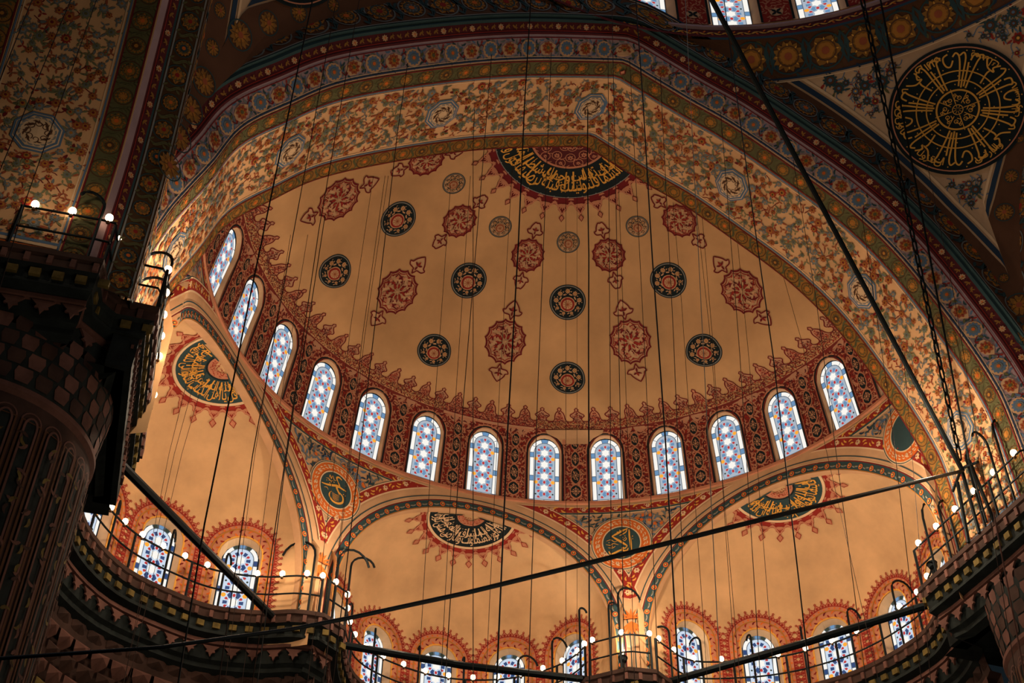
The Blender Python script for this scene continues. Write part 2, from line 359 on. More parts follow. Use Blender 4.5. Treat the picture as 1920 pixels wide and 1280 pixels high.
def glass(P, w, h, l, rich=0, seed=0):
    """stained glass light: white blocks round a column of six-pointed stars"""
    b = w * (.26 if rich else .29); P.poly(arch_shape(w, h), 'glass_lead', l)
    g = .012
    def q(x0, x1, y0, y1, m): P.poly(np.array([complex(x0 + g, y0 + g), complex(x1 - g, y0 + g), complex(x1 - g, y1 - g), complex(x0 + g, y1 - g)]), m, l + 1)
    q(-w, -w + b, 0, b, 'glass_blue'); q(w - b, w, 0, b, 'glass_blue'); q(-w + b, 0, 0, b, 'glass_white'); q(0, w - b, 0, b, 'glass_white')
    ys = h - w; seg = (ys - b) / 2 if ys < 2.2 else (ys - b) / 3; k = 2 if ys < 2.2 else 3; sq = b * 1.25
    for sx in (-1, 1):
        for i in range(k):
            y0 = b + i * seg; x0, x1 = sorted((sx * w, sx * (w - b)))
            q(x0, x1, y0, y0 + seg - sq, 'glass_white' if not (rich and i == 0) else 'glass_ice'); q(x0, x1, y0 + seg - sq, y0 + seg, 'glass_blue' if not rich else 'glass_navy')
    na = 6 if not rich else 9
    for i in range(na):
        pass
    cuts = [0, 32, 76, 104, 148, 180] if not rich else [0, 58, 76, 82, 98, 104, 122, 180]
    cols = ['white', 'white', 'blue', 'white', 'white'] if not rich else ['white', 'green', 'green', 'blue', 'green', 'green', 'white']
    if rich: cuts = [0, 56, 76, 80, 100, 104, 124, 180]; cols = ['white', 'green', None, 'blue', None, 'green', 'white']
    for i in range(len(cuts) - 1):
        if cols[i] is None: continue
        a = np.radians(np.linspace(cuts[i] + 1.2, cuts[i + 1] - 1.2, 6)); c = complex(0, ys)
        P.strip(c + (w - g) * np.exp(1j * a), c + (w - b + g) * np.exp(1j * a), 'glass_' + cols[i], l + 1)
    wi = w - b; P.poly(np.concatenate([[complex(-wi + .01, b + .01), complex(wi - .01, b + .01)], complex(0, ys) + (wi - .01) * np.exp(1j * np.linspace(0, math.pi, 12))]), 'glass_lilac' if not rich else 'glass_ice', l + 1)
    inside = arch_shape(wi - .03, h - b - .05) + 1j * b
    sp = wi * 1.22; n = int((h - b) / sp) + 1; top = ys - .02
    for i in range(n):
        cy = top - i * sp; c = complex(0, cy)
        if cy < b - .1: break
        for kx in range(6):
            a = kx * math.pi / 3 + math.pi / 6; z = c + wi * .60 * np.exp(1j * a)
            if inpoly(z, inside): 
                P.poly(z + wi * .155 * np.exp(1j * a) * np.array([-1, .2 + .75j, .9 + .5j, .9 - .5j, .2 - .75j]), 'glass_red', l + 3)
            a2 = kx * math.pi / 3; z = c + wi * .62 * np.exp(1j * a2)
            if inpoly(z, inside): P.poly(z + np.exp(1j * a2) * wi * np.array([-.18 - .12j, .15 - .15j, .15 + .15j, -.18 + .12j]), 'glass_blue' if not rich else 'glass_navy', l + 2)
        a = np.arange(12) * math.pi / 6; z = c + wi * .40 * np.where(np.arange(12) % 2, .72, 1.) * np.exp(1j * (a + math.pi / 6))
        if cy > b + wi * .3: P.poly(z, 'glass_white', l + 3)
        for sx in (-1, 1):
            z = c + complex(sx * wi * .80, -sp * .5)
            if inpoly(z, inside): P.poly(z + wi * (.20 if i % 2 == 0 else .13) * np.exp(2j * np.pi * np.arange(6) / 6) * (.7 if i % 2 else 1), 'glass_orange' if i % 2 == 0 else 'glass_green', l + 2)

win_no = [0]
def window(wall_acc, fn, su, uc, v0, hw, h, gw, gh, gy, depth, rect, rich=0, label=None, reveal_m='paint_plaster'):
    hole = arch_shape(hw, h); inner = arch_shape(gw, gh) + 1j * gy
    wall, rev = niche(fn, su, uc, v0, hole, rect, inner, depth)
    wall_acc.append(wall); win_no[0] += 1
    o = mesh_obj('window_%d' % win_no[0], rev[0], rev[1], [reveal_m]); o['kind'] = 'structure'
    if label: o['label'] = label
    vm = v0 + gy + gh / 2; q = lambda du, dv: np.array([float(x[0]) for x in fn(np.array([uc + du / su(vm)]), np.array([vm + dv]), np.array([-depth + .02]))])
    o0 = q(0, 0); ex = (q(.1, 0) - q(-.1, 0)); ex /= np.linalg.norm(ex); ey = q(0, gh / 2) - q(0, -gh / 2); ey -= ex * (ey @ ex); ey /= np.linalg.norm(ey); ez = np.cross(ey, ex); ez *= np.sign(ez @ (q(0, 0) - np.array([float(x[0]) for x in fn(np.array([uc]), np.array([vm]), np.array([-depth - .5]))])))
    def flat(U, V, H): X = o0 + np.outer(U, ex) + np.outer(V, ey) + np.outer(H, ez); return X[:, 0], X[:, 1], X[:, 2]
    P = Pnt(flat, lift=.006); P.at(0, -gh / 2); glass(P, gw, gh, 0, rich); g = P.build('stained_glass', o)
    return o
def join_panels(name, acc, m):
    V = []; F = []; b = 0
    for v, f in acc: V.append(v); F += [tuple(b + i for i in q) for q in f]; b += len(v)
    return mesh_obj(name, np.concatenate(V), F, [m], smooth=False)

# ================================================================== SEMI-DOME
VF = float(np.interp(2.62, PZ.imag[:60], PV[:60]))       # height of the frieze line above the windows
DAZ = R_(12.0)
acc = []
names_ord = ['half hidden far left', 'first', 'second', 'third', 'fourth', 'fifth', 'sixth', 'seventh', 'eighth', 'ninth', 'tenth', 'eleventh', 'twelfth', 'thirteenth', 'fourteenth, half hidden far right']
for k in range(0, 15):
    uc = (k - 7) * R_(11.885); W2 = 10 * R_(11.885) / 2
    rect = np.array([complex(-W2, 0), complex(W2, 0), complex(W2, VF), complex(-W2, VF)])
    window(acc, SD, SDr, uc, 0, .55, 2.45, .495, 2.35, .03, .12, rect + 0j, 0, 'arched stained glass window in the semi-dome ring, %s from the left' % names_ord[k])
for sx in (-1, 1):                            # wall ends beyond the last windows
    u0 = sx * 7.5 * R_(11.885); us = np.linspace(u0, sx * R_(104), 4)
    U, Vv = np.meshgrid(us, np.linspace(0, VF, 8), indexing='ij'); X = SD(U.ravel(), Vv.ravel(), np.zeros(U.size))
    acc.append((np.stack(X, -1), [(i * 8 + j, i * 8 + j + 1, (i + 1) * 8 + j + 1, (i + 1) * 8 + j) for i in range(3) for j in range(7)]))
drum = join_panels('wall_back', acc, 'paint_plaster_pink'); tag(drum, kind='structure')
dome = grid('ceiling', SD, np.linspace(-R_(104), R_(104), 120), np.concatenate([np.linspace(VF, v_of_r(7.7), 8), np.linspace(v_of_r(7.4), PV[-1], 40)]), 'plaster_dome'); tag(dome, kind='structure')

# --- painted ring of arabesques between the windows
P = Pnt(SD, SDr, .007)
wa = R_(11.885)
for k in range(0, 15):
    uc = (k - 7) * wa; P.at(uc, 0); P.k = 1 / 9.85
    out = arch_shape(.60, 2.505, 20) - .0j; P.stroke(np.concatenate([[complex(-.585, -.02)], out[2:][::-1], [complex(.585, -.02)]][::1]), .05, 'paint_black', 3)
    P.stroke(np.array([-.6 - .03j, .6 - .03j]), .05, 'paint_black', 3)
    P.stroke(np.concatenate([[complex(-.645, 0)], (arch_shape(.645, 2.56, 20))[2:][::-1], [complex(.645, 0)]]), .05, 'paint_rose', 2)
P.at(0, 0)
hole_ = arch_shape(.66, 2.58, 16)
for k in range(-1, 15):
    uc = (k - 6.5) * wa; P.at(uc, 0); P.k = 1 / 9.8; W2 = 10.0 * wa / 2
    ins = lambda z: .06 < z.imag < VF - .10 and abs(z.real) < W2 and not (inpoly(z - W2, hole_) or inpoly(z + W2, hole_))
    # red ground, then light leaves
    gx = np.array([-.40 + .05j, .40 + .05j, .40 + 1.75j, .52 + 2.15j, .85 + 2.5j, .98 + 2.62j, .98 + (VF - .1) * 1j, -.98 + (VF - .1) * 1j, -.98 + 2.62j, -.85 + 2.5j, -.52 + 2.15j, -.40 + 1.75j])
    if k in (7,): pass
    yy = np.array([.04, .5, .9, 1.3, 1.7, 1.95, 2.15, 2.32, 2.45, 2.58, 2.7, VF - .1]); xx = np.array([.42, .42, .42, .42, .43, .47, .56, .68, .84, 1.0, 1.02, 1.02])
    for q8 in range(8): P.strip(xx * (q8 / 4 - 1) + 1j * yy, xx * ((q8 + 1) / 4 - 1) + 1j * yy, 'paint_maroon', 1)
    fill(P, -W2, W2, .08, VF - .12, .088, ins, ['paint_plaster_pink', 'paint_rose', 'paint_rose', 'paint_red'], 2, .145, seed=k + 50)
    fill(P, -W2, W2, .08, VF - .12, .22, ins, ['paint_wine'], 3, .15, seed=k + 90)
    for sx in (-1, 1):
        P.stroke(np.array([sx * .385 + .04j, sx * .385 + 1.8j]), .03, 'paint_darkred', 3)
        curl(P, complex(sx * .55, 2.38), .13, 1, .8 * sx, 'paint_darkred', 4, .03); curl(P, complex(sx * .8, 2.55), .1, 2, -.8 * sx, 'paint_rose', 4, .03)
    for j, (cy, ry, rx) in enumerate([(.42, .20, .19), (1.0, .24, .155), (1.62, .22, .14), (2.2, .19, .14)]):
        if 6.4 < k - .5 < 6.6: pass
        a = 2 * np.pi * np.arange(24) / 24; e = (rx * np.cos(a) * (1 - .16 * np.cos(2 * a) ** 2) + 1j * ry * np.sin(a) * (1 + .18 * np.abs(np.sin(a)) ** 5)) + 1j * cy
        P.poly(1j * cy + (e - 1j * cy) * 1.22, 'paint_rose', 4); P.poly(e, 'paint_black', 5)
        for q in range(8):
            aa = q * math.pi / 4 + .39 * (j % 2); leaf(P, 1j * cy + .03 * np.exp(1j * aa), aa, (.5 if q % 2 else .72) * (rx if abs(math.cos(aa)) > .5 else ry), 'paint_plaster_pink', 6, .7)
            comma(P, 1j * cy + complex(rx * math.cos(aa), ry * math.sin(aa)) * .62, aa + 1.8, .07, 'paint_plaster_pink', 7)
        P.disc(1j * cy, .035, 'paint_plaster', 8, 6)
    for q in range(3): P.stroke(1j * (.62 + q * .60) + np.array([-.05, .05j * .5, .05]), .02, 'paint_plaster', 5)
# bare repaired patch above the two middle windows
P.at(wa * 1.5 - .0, 0); P.k = 1 / 9.7
P.poly(np.array([-.42 + 2.15j, .42 + 2.15j, .62 + 2.35j, .95 + 2.52j, 1.0 + 2.66j, -1.0 + 2.66j, -.95 + 2.52j, -.6 + 2.35j]), 'paint_plaster', 9)
P.poly(np.array([-.42 + 2.15j, -.32 + 2.15j, -.30 + 2.5j, -.44 + 2.3j]), 'paint_rose', 10)
P.build('window_arabesque', drum)

# --- frieze line and crenellated lambrequin
P = Pnt(SD, SDr, .007); P.at(0, 0)
ua = np.linspace(-R_(96), R_(96), 260)
for v0, v1, m, l in ((VF - .09, VF - .055, 'paint_rose', 4), (VF - .055, VF + .02, 'paint_plaster_pink', 5), (VF + .02, VF + .05, 'paint_darkred', 4), (VF + .05, VF + .30, 'paint_rose', 1)):
    P.strip(ua + 1j * v0, ua + 1j * v1, m, l)
NT = 48; sp = math.pi / NT
hA = [(.50, .10), (.34, .12), (.22, .22), (.25, .38), (.38, .50), (.36, .62), (.20, .74), (.07, .88), (.05, .93), (.11, 1.0), (0, 1.10)]
hB = [(.50, .10), (.38, .14), (.29, .28), (.26, .55), (.20, .74), (.07, .90), (.05, .96), (.11, 1.03), (0, 1.14)]
for i in range(-25, 26):
    h = hA if i % 2 else hB; s = .62; P.at(i * sp, VF + .24); P.k = 1 / SDr(VF + .5)
    sx = sp * SDr(VF + .24)
    pt = [complex(x * sx, y * s) for x, y in h]; sm = smooth_curve(pt[:-3], 3); half = np.concatenate([sm, pt[-2:]])
    out = np.concatenate([half, [complex(-z.real, z.imag) for z in half[::-1][1:]]])
    P.poly(out, 'paint_plaster_pink' if i % 2 else 'paint_rose', 1); P.stroke(out, .035, 'paint_darkred', 3); P.stroke(out * complex(.86, 0) + .01j, .018, 'paint_plaster', 2)
    ins = lambda z: inpoly(z / .80, out) or (z.imag < .1 and abs(z.real) < sx / 2)
    fill(P, -sx / 2, sx / 2, -.20, .68, .066, ins, ['paint_darkred', 'paint_red', 'paint_wine'], 4, .10, seed=i + 300)
P.build('lambrequin_frieze', dome)

# --- painted roundels and cartouches of the semi-dome
def roundel(P, r):
    big = r > .5
    P.ring(0, r * .945, r, 'paint_black', 1, 48); P.ring(0, r * .90, r * .945, 'paint_grey', 1, 48); P.ring(0, r * .86, r * .90, 'paint_black', 2, 48)
    P.star(0, lambda a: np.full(len(a), r * .865), 'paint_black' if big else 'paint_plaster', 1, 40); ck = 'paint_plaster' if big else 'paint_black'
    n = 9; rc = -.10j * r
    for i in range(n * 2):
        a = math.pi / 2 + math.pi * i / n
        for rad, L_ in ((.50, .26), (.66, .24), (.80, .18)):
            comma(P, r * rad * np.exp(1j * (a + rad)), a + rad + (1.9 if i % 2 else -1.9), r * L_ * .8, ck, 2, i % 2 == 0)
    for i in range(n):
        a = math.pi / 2 + 2 * math.pi * i / n; z = r * .64 * np.exp(1j * a); q = r * (.15 if math.sin(a) > -.4 else .10)
        P.disc(z, q * 1.15, 'paint_black', 3, 12); petal_flower(P, z, q, 'paint_plaster', 4, 8, .34, c2='paint_ochre', c3='paint_plaster')
    c = rc
    P.disc(c, r * .42, 'paint_plaster', 5, 24); P.disc(c, r * .375, 'paint_red' if big else 'paint_rust', 6, 24); P.disc(c, r * .27, 'paint_plaster', 7, 20)
    for i in range(10): P.stroke(np.array([c, c + r * .25 * np.exp(1j * i * .628)]), r * .025, 'paint_rust', 8)
def cartouche(P, r, L):
    k = 14; a = 2 * np.pi * np.arange(112) / 112
    f = 1 - .10 * np.abs(np.sin(k * a / 2)) ** .55
    body = r * f * np.exp(1j * a) * 1.0; body = body.real * 1.0 + 1j * body.imag * 1.08
    P.star(0, lambda q: r * np.interp(q, a, f) * np.hypot(np.cos(q), 1.08 * np.sin(q)), 'paint_plaster', 1, 112)
    P.stroke(body, .06, 'paint_darkred', 2, True); P.stroke(body * .88, .028, 'paint_red', 3, True)
    for i in range(12):
        for rad, sz in ((.16, .2), (.32, .30), (.46, .26), (.60, .30), (.72, .22), (.80, .16)):
            q = i * math.pi / 6 + rad * 2; comma(P, r * rad * np.exp(1j * q), q + (1.1 if i % 2 else -1.1), r * sz, 'paint_darkred' if i % 3 else 'paint_red', 3, i % 2 == 0)
    for i in range(8): q = i * math.pi / 4; P.stroke(np.array([0, .4 * r * np.exp(1j * q), .62 * r * np.exp(1j * (q + .2)), .8 * r * np.exp(1j * (q + .1))]), .022, 'paint_plaster', 5); leaf(P, .14 * r * np.exp(1j * (q + .4)), q + .4, r * .26, 'paint_red', 4)
    for i in range(12): q = i * math.pi / 6 + .2; petal_flower(P, .68 * r * np.exp(1j * q), r * .09, 'paint_rose', 5, 4, .3)
    for sg in (-1, 1):
        y0 = r * 1.08
        h = [(.0, y0), (.05, y0 + .10), (.09, y0 + .17), (.26, y0 + .19), (.33, y0 + .30), (.24, y0 + .33), (.20, y0 + .44), (.10, y0 + .58), (0, L)]
        s = r / .70; half = smooth_curve([complex(x * s, y0 + (y - y0) * 1.0) for x, y in h], 3)
        out = np.concatenate([half, [complex(-z.real, z.imag) for z in half[::-1][1:]]]) ; out = out if sg > 0 else out.conj()
        P.poly(out, 'paint_plaster', 1); P.stroke(out, .04, 'paint_darkred', 3)
        cy = 1j * sg * (y0 + .30)
        for q in (1.57, .5, 2.64, -1.57): leaf(P, cy, q * sg, .17 * s, 'paint_darkred' if q != 1.57 else 'paint_red', 4, 1)
def dome_painter(az, r_ring):
    v0 = v_of_r(r_ring)
    if r_ring < 5: return Pnt(SDE(az, v0), lift=.010)
    def f(U, V, H):
        v = v0 + np.asarray(V); return SD(R_(az) + np.asarray(U) / np.interp(v, PV, PZ.real), v, H)
    return Pnt(f, lift=.011)
for r_ring, rr_, azs in ((7.71, .60, (-52.6, -17.5, 17.5, 52.6)), (5.71, .61, (-52.6, -17.5, 17.5, 52.6)), (3.86, .38, (-52.6, -17.5, 17.5, 52.6)), (7.71, .60, (87.6, -87.6)), (5.71, .61, (87.6, -87.6))):
    for az in azs:
        if az == -87.6: continue
        P = dome_painter(az, r_ring); roundel(P, rr_); P.build('painted_roundel', dome)
for r_ring, rr_, L in ((6.95, .70, 1.44), (4.42, .545, 1.16)):
    for az in (-70.2, -35.1, 0, 35.1, 70.2):
        P = dome_painter(az, r_ring); cartouche(P, rr_, L); P.build('painted_cartouche', dome)

# --- calligraphy
ft_cache = {}
def glyph(ch):
    if ch not in ft_cache:
        c = bpy.data.curves.new('g', 'FONT'); c.body = ch; c.resolution_u = 2; c.size = 1; c.offset = .008
        o = bpy.data.objects.new('g', c); me = o.to_mesh()
        V = np.array([complex(v.co.x, v.co.y) for v in me.vertices]); F = [tuple(p.vertices) for p in me.polygons]
        ft_cache[ch] = (V, F); o.to_mesh_clear(); bpy.data.objects.remove(o); bpy.data.curves.remove(c)
    return ft_cache[ch]
# letter joining: isolated, final, initial, medial presentation forms
FORMS = {'ا': 'ﺍﺎﺍﺎ', 'ب': 'ﺏﺐﺑﺒ', 'ت': 'ﺕﺖﺗﺘ', 'ة': 'ﺓﺔﺓﺔ', 'ث': 'ﺙﺚﺛﺜ', 'ج': 'ﺝﺞﺟﺠ', 'ح': 'ﺡﺢﺣﺤ', 'خ': 'ﺥﺦﺧﺨ', 'د': 'ﺩﺪﺩﺪ', 'ذ': 'ﺫﺬﺫﺬ', 'ر': 'ﺭﺮﺭﺮ', 'ز': 'ﺯﺰﺯﺰ',
         'س': 'ﺱﺲﺳﺴ', 'ش': 'ﺵﺶﺷﺸ', 'ص': 'ﺹﺺﺻﺼ', 'ض': 'ﺽﺾﺿﻀ', 'ط': 'ﻁﻂﻃﻄ', 'ع': 'ﻉﻊﻋﻌ', 'غ': 'ﻍﻎﻏﻐ', 'ف': 'ﻑﻒﻓﻔ', 'ق': 'ﻕﻖﻗﻘ', 'ك': 'ﻙﻚﻛﻜ', 'ل': 'ﻝﻞﻟﻠ',
         'م': 'ﻡﻢﻣﻤ', 'ن': 'ﻥﻦﻧﻨ', 'ه': 'ﻩﻪﻫﻬ', 'و': 'ﻭﻮﻭﻮ', 'ي': 'ﻱﻲﻳﻴ', 'ى': 'ﻯﻰﻯﻰ'}
NOJOIN = 'اةدذرزوى'
def shape(txt):
    out = []
    for i, ch in enumerate(txt):
        if ch not in FORMS: out.append(ch); continue
        p = i > 0 and txt[i - 1] in FORMS and txt[i - 1] not in NOJOIN; n = i + 1 < len(txt) and txt[i + 1] in FORMS and ch not in NOJOIN
        out.append(FORMS[ch][3 if p and n else 1 if p else 2 if n else 0])
    return out
def write(P, txt, place, size, m, l, squeeze=1.0, stretch=1.6, width=None):
    """right-to-left line; place(x, y) bends the straight line onto the disc. x runs right to left from 0"""
    gl = []; x = 0
    for ch in shape(txt):
        if ch == ' ': x += .12; continue
        V, F = glyph(ch)
        if not len(V): continue
        wd = V.real.max(); x += wd; gl.append((V - x, F))
    k = (width / x) if width else size * squeeze
    for V, F in gl:
        y = V.imag * size; y = np.where(y > 0, y * stretch, y); z = place(-V.real * k, y); b = P.pts(z, l); km = P.mi(m)
        for f in F: P.F.append(tuple(b + i for i in f)); P.M.append(km)
    return x * k
def arcplace(c, R0, a0, sg):                  # letters stand towards the centre, base line on radius R0; reads along sg
    def f(x, y): return c + (R0 - y) * np.exp(1j * (a0 + sg * x / R0))
    return f
def script_band(P, c, r0, r1, a0, a1, lines, m, l, seed=1):
    """dense script between radii r0..r1 from angle a0 (right) to a1: rows of text, long uprights, dots and vowel marks"""
    rr = random.Random(seed); dr = r1 - r0; sg = -1 if a1 < a0 else 1; A = abs(a1 - a0)
    rows = ((.08, .30, 1.6), (.36, .28, 1.5), (.62, .24, 1.3)) if len(lines) > 2 else ((.12, .44, 1.5), (.50, .38, 1.4))
    for (off, hh, st), t in zip(rows, lines):
        Rb = r1 - dr * (off + .02); write(P, t, arcplace(c, Rb, a0 + sg * .04, sg), dr * hh * 1.15, m, l, stretch=st, width=(A - .08) * Rb)
    n = int(A * r1 / .27)
    for i in range(int(n * .6)):              # tall alif and lam strokes running to the inner ring
        a = a0 + sg * A * (i + rr.random() * .7 + .15) / (n * .6); ra = r1 - dr * rr.uniform(.22, .55); rb = r0 + dr * rr.uniform(.03, .14)
        z = c + np.array([ra, (ra + rb) / 2, rb]) * np.exp(1j * (a + np.array([0, .012, .03]) * rr.uniform(-1, 1.5))); P.stroke(z, dr * .052, m, l + 1)
    for i in range(int(n * .45)):             # swashes
        a = a0 + sg * A * rr.uniform(.04, .92); q = r1 - dr * rr.uniform(.12, .6); t = np.linspace(0, 1, 7)
        P.stroke(c + (q + dr * .07 * np.sin(t * 3.14) * rr.choice((-1, 1))) * np.exp(1j * (a + sg * t * rr.uniform(.12, .22))), dr * .05, m, l + 1, taper=True)
    for i in range(n * 3):                    # dots and vowel marks
        a = a0 + sg * A * rr.uniform(.02, .98); q = r0 + dr * rr.uniform(.12, .93); P.poly(c + q * np.exp(1j * a) + dr * .022 * np.exp(1j * (a + np.arange(4) * math.pi / 2)), m, l + 1)
def lamb_ring(P, c, r0, r1, r2, n, a_off, l, deep, light):
    """scalloped red border round a painted disc with pointed diamond finials"""
    a = np.linspace(0, 2 * np.pi, n * 24, endpoint=False); t = ((a - a_off) * n / (2 * np.pi)) % 1; x = np.abs(t - .5) * 2     # x = 0 at finial
    f = np.where(x < .22, 1 - x * 1.1, np.where(x < .5, .758 - (x - .22) * .5, .62 - .28 * np.sqrt(np.clip(1 - ((1 - x) / .5) ** 2, 0, 1)) + .0))
    f = np.clip(f, .34, 1)
    rad = r0 + (r1 - r0) * f
    for q in range(3): P.strip(c + (r0 + (rad - r0) * q / 3) * np.exp(1j * a), c + (r0 + (rad - r0) * (q + 1) / 3) * np.exp(1j * a), deep, l, True)
    P.stroke(c + rad * np.exp(1j * a), .05, light, l + 2, True); P.stroke(c + (rad + .035) * np.exp(1j * a), .028, deep, l + 1, True)
    for i in range(n):
        aa = a_off + 2 * np.pi * (i + .5) / n; d = np.exp(1j * aa); s = (r2 - r1)
        z = c + d * (r1 + np.array([0, .45, 1, .45]) * s + 1j * np.array([0, .33, 0, -.33]) * s)
        P.poly(z, light, l + 2); P.stroke(z, .03, deep, l + 3, True)
        for k2 in range(7): leaf(P, c + d * (r0 + (r1 - r0) * .36), aa + (k2 - 3) * .42, (r1 - r0) * .36, light, l + 2, .6)
        for sd in (-1, 1):
            for rad_, q in ((.12, .3), (.30, .34), (.12, .42), (.5, .22)):
                comma(P, c + (r0 + (r1 - r0) * rad_) * np.exp(1j * (aa + sd * np.pi / n * (q * 2))), aa + sd * 2.2, (r1 - r0) * .22, light, l + 2, sd > 0)
T1 = 'في السما فلنولينك قبلة ترضيها فول وجهك'; T2 = 'قد نرى تقلب وجهك شطر المسجد'
P = Pnt(expmap((0, 0, 1), (0, -1, 0), RS, (0, 0, ZS)), lift=.010)
# in this frame +y points to the great arch; x to the left of the nave
c = 0j
P.star(c, lambda a: np.full(len(a), 2.34), 'paint_black', 3, 64); P.ring(c, 2.26, 2.36, 'paint_grey', 3, 96)
P.star(c, lambda a: np.full(len(a), 1.24), 'paint_wine', 4, 48); P.ring(c, 1.18, 1.25, 'paint_rose', 6, 64)
for i in range(12):
    for rad in (.45, .85, 1.08):
        z = rad * np.exp(1j * (i * math.pi / 6 + rad)); petal_flower(P, z, .10 if rad < 1 else .07, 'paint_rose', 6, 6, .4, c3='paint_wine'); P.ring(z, .14, .165, 'paint_rose', 5, 12)
        P.stroke(z + np.array([0, .22 * np.exp(1j * (i * math.pi / 6 + 2)), .3 * np.exp(1j * (i * math.pi / 6 + 2.6))]), .025, 'paint_rose', 5)
lamb_ring(P, c, 2.36, 2.98, 3.22, 30, 0.02, 1, 'paint_darkred', 'paint_rose')
script_band(P, c, 1.26, 2.24, math.pi * 1.98, math.pi * 1.02, (T1, T2), 'paint_gold', 5, 3)
P.build('calligraphy_medallion', dome)

# ================================================================== DRUM WALL WITH THE THREE EXEDRA ARCHES
EZ, ER = -5.15, 4.45                          # centre height and radius of the exedra arches
def osg(ei): return (-1, 0, 1)[ei]
def widen(ei, x, R=ER): x = np.asarray(x, float); return np.where(x * osg(ei) > 0, x * (1 + .17 * np.minimum(np.abs(x) / R, 1.15) ** 4), x)
def arch_z(ei, u, R):                          # height of the (widened) arch outline of radius R at wall position u
    x = np.linspace(-R, R, 241); X = widen(ei, x, R) + R_(EXA[ei]) * 10; z = EZ + np.sqrt(np.maximum(R * R - x * x, 0))
    return float(np.interp(u, X, z, left=-9, right=-9))
def zlow(u): return max([-6.2] + [arch_z(i, u, ER) for i in range(3)])
us = set(np.linspace(-16.2, 16.2, 150))
for ei, th in enumerate(EXA):
    for q in np.linspace(0, math.pi, 60): us.add(R_(th) * 10 + float(widen(ei, ER * math.cos(q))))
    for sg in (-1, 1): us.add(R_(th) * 10 + float(widen(ei, sg * ER)) + sg * .002)
us = np.array(sorted(us)); V = []; F = []
for i, u in enumerate(us):
    zl = zlow(u)
    for j in range(7):
        z = zl + (0 - zl) * j / 6; V.append([float(a) for a in CW(np.array([u]), z, 0.0)])
    if i:
        for j in range(6):
            a = (i - 1) * 7 + j; F.append((a, a + 1, a + 8, a + 7))
low = mesh_obj('wall_back_lower', [[float(np.ravel(c)[0]) for c in v] for v in V], F, ['paint_plaster']); tag(low, kind='structure')
# projecting plain string course under the windows
st = grid('trim_1', lambda U, W, H: CW(U, np.interp(W, [0, 1, 2, 3], [.03, .05, -.04, -.06]), np.interp(W, [0, 1, 2, 3], [0, .05, .05, 0])), np.linspace(-16.5, 16.5, 160), [0, 1, 2, 3], 'paint_rose', smooth=False); tag(st, kind='structure')

def arcpath(th, R, sg=1):
    c = R_(th) * 10
    def f(s):
        a = math.pi / 2 - (s / R); z = complex(c, EZ) + R * np.exp(1j * a); return z, -1j * np.exp(1j * a)
    return f
P = Pnt(CW, lift=.010); P.at(0, 0)
def ring_pts(ei, R, a):
    a = np.asarray(a, float); e = R * np.exp(1j * np.clip(a, 0, math.pi)) - 1j * R * np.maximum(np.maximum(-a, a - math.pi), 0)
    return R_(EXA[ei]) * 10 + widen(ei, e.real, R) + 1j * (EZ + e.imag)
for ei, th in enumerate(EXA):
    a = np.linspace(-.225, math.pi + .225, 110)
    for r0_, r1_, m_, l_ in ((.005, .27, 'paint_teal', 1), (.005, .03, 'paint_ochre', 2), (.27, .30, 'paint_darkred', 2), (.42, .455, 'paint_teal', 2), (.31, .33, 'paint_cream', 2)): P.strip(ring_pts(ei, ER + r0_, a), ring_pts(ei, ER + r1_, a), m_, l_)
    n = 34
    for i in range(-2, n + 2):
        aa = (i + .5) / n * math.pi; z = complex(ring_pts(ei, ER + .135, [aa])[0]); P.disc(z, .085, 'paint_orange', 3, 12); P.disc(z, .05, 'paint_teal', 4, 8); P.disc(z, .03, 'paint_gold', 5, 6)
        for sd in (-1, 1):
            leaf(P, z + .1 * 1j * np.exp(1j * aa) * sd, aa + sd * 1.9, .14, 'paint_grey', 3, .7); leaf(P, z + .13 * 1j * np.exp(1j * aa) * sd, aa + math.pi - sd * 1.5, .12, 'paint_olive', 3, .7)
# blue arabesque fields between the arches, framed by red scroll bands
RB0, RB1 = ER + .72, ER + 1.0
cs = [R_(t) * 10 for t in EXA]
def arcz(u, c, R): d = abs(u - c); return EZ + math.sqrt(R * R - d * d) if d < R else -9
def spandrel(ia, ib, lo=None, hi=None):
    """fields, bands and bound for the spandrel between arch centres ca < cb"""
    ztop = -.44; R = RB1 + .03
    uu = np.linspace(lo if lo is not None else cs[ia], hi if hi is not None else cs[ib], 120)
    up = []; dn = []
    for u in uu:
        zb = max(arch_z(ia, u, R) if ia is not None else -9, arch_z(ib, u, R) if ib is not None else -9)
        if zb < ztop - .01: up.append(complex(u, ztop)); dn.append(complex(u, max(zb, -5.9)))
    if len(up) < 3: return
    up = np.array(up); dn = np.array(dn)
    for i in range(6):
        P.strip(up + (dn - up) * i / 6, up + (dn - up) * (i + 1) / 6, 'paint_plaster', 1)
    edge = np.concatenate([up, dn[::-1]]); P.stroke(edge, .05, 'paint_teal', 4, True); P.stroke(edge, .11, 'paint_cream', 2, True)
    lst = list(edge[::4]); med = (up.real.mean() if False else None)
    return lst
fields = [spandrel(0, 1), spandrel(1, 2), spandrel(2, None, cs[2], 15.9), spandrel(None, 0, -15.9, cs[0])]
MEDS = [(-29.4, -1.75), (25.9, -1.62), (83.6, -1.62)]
ro = [(R_(a) * 10 + 1j * z) for a, z in MEDS]
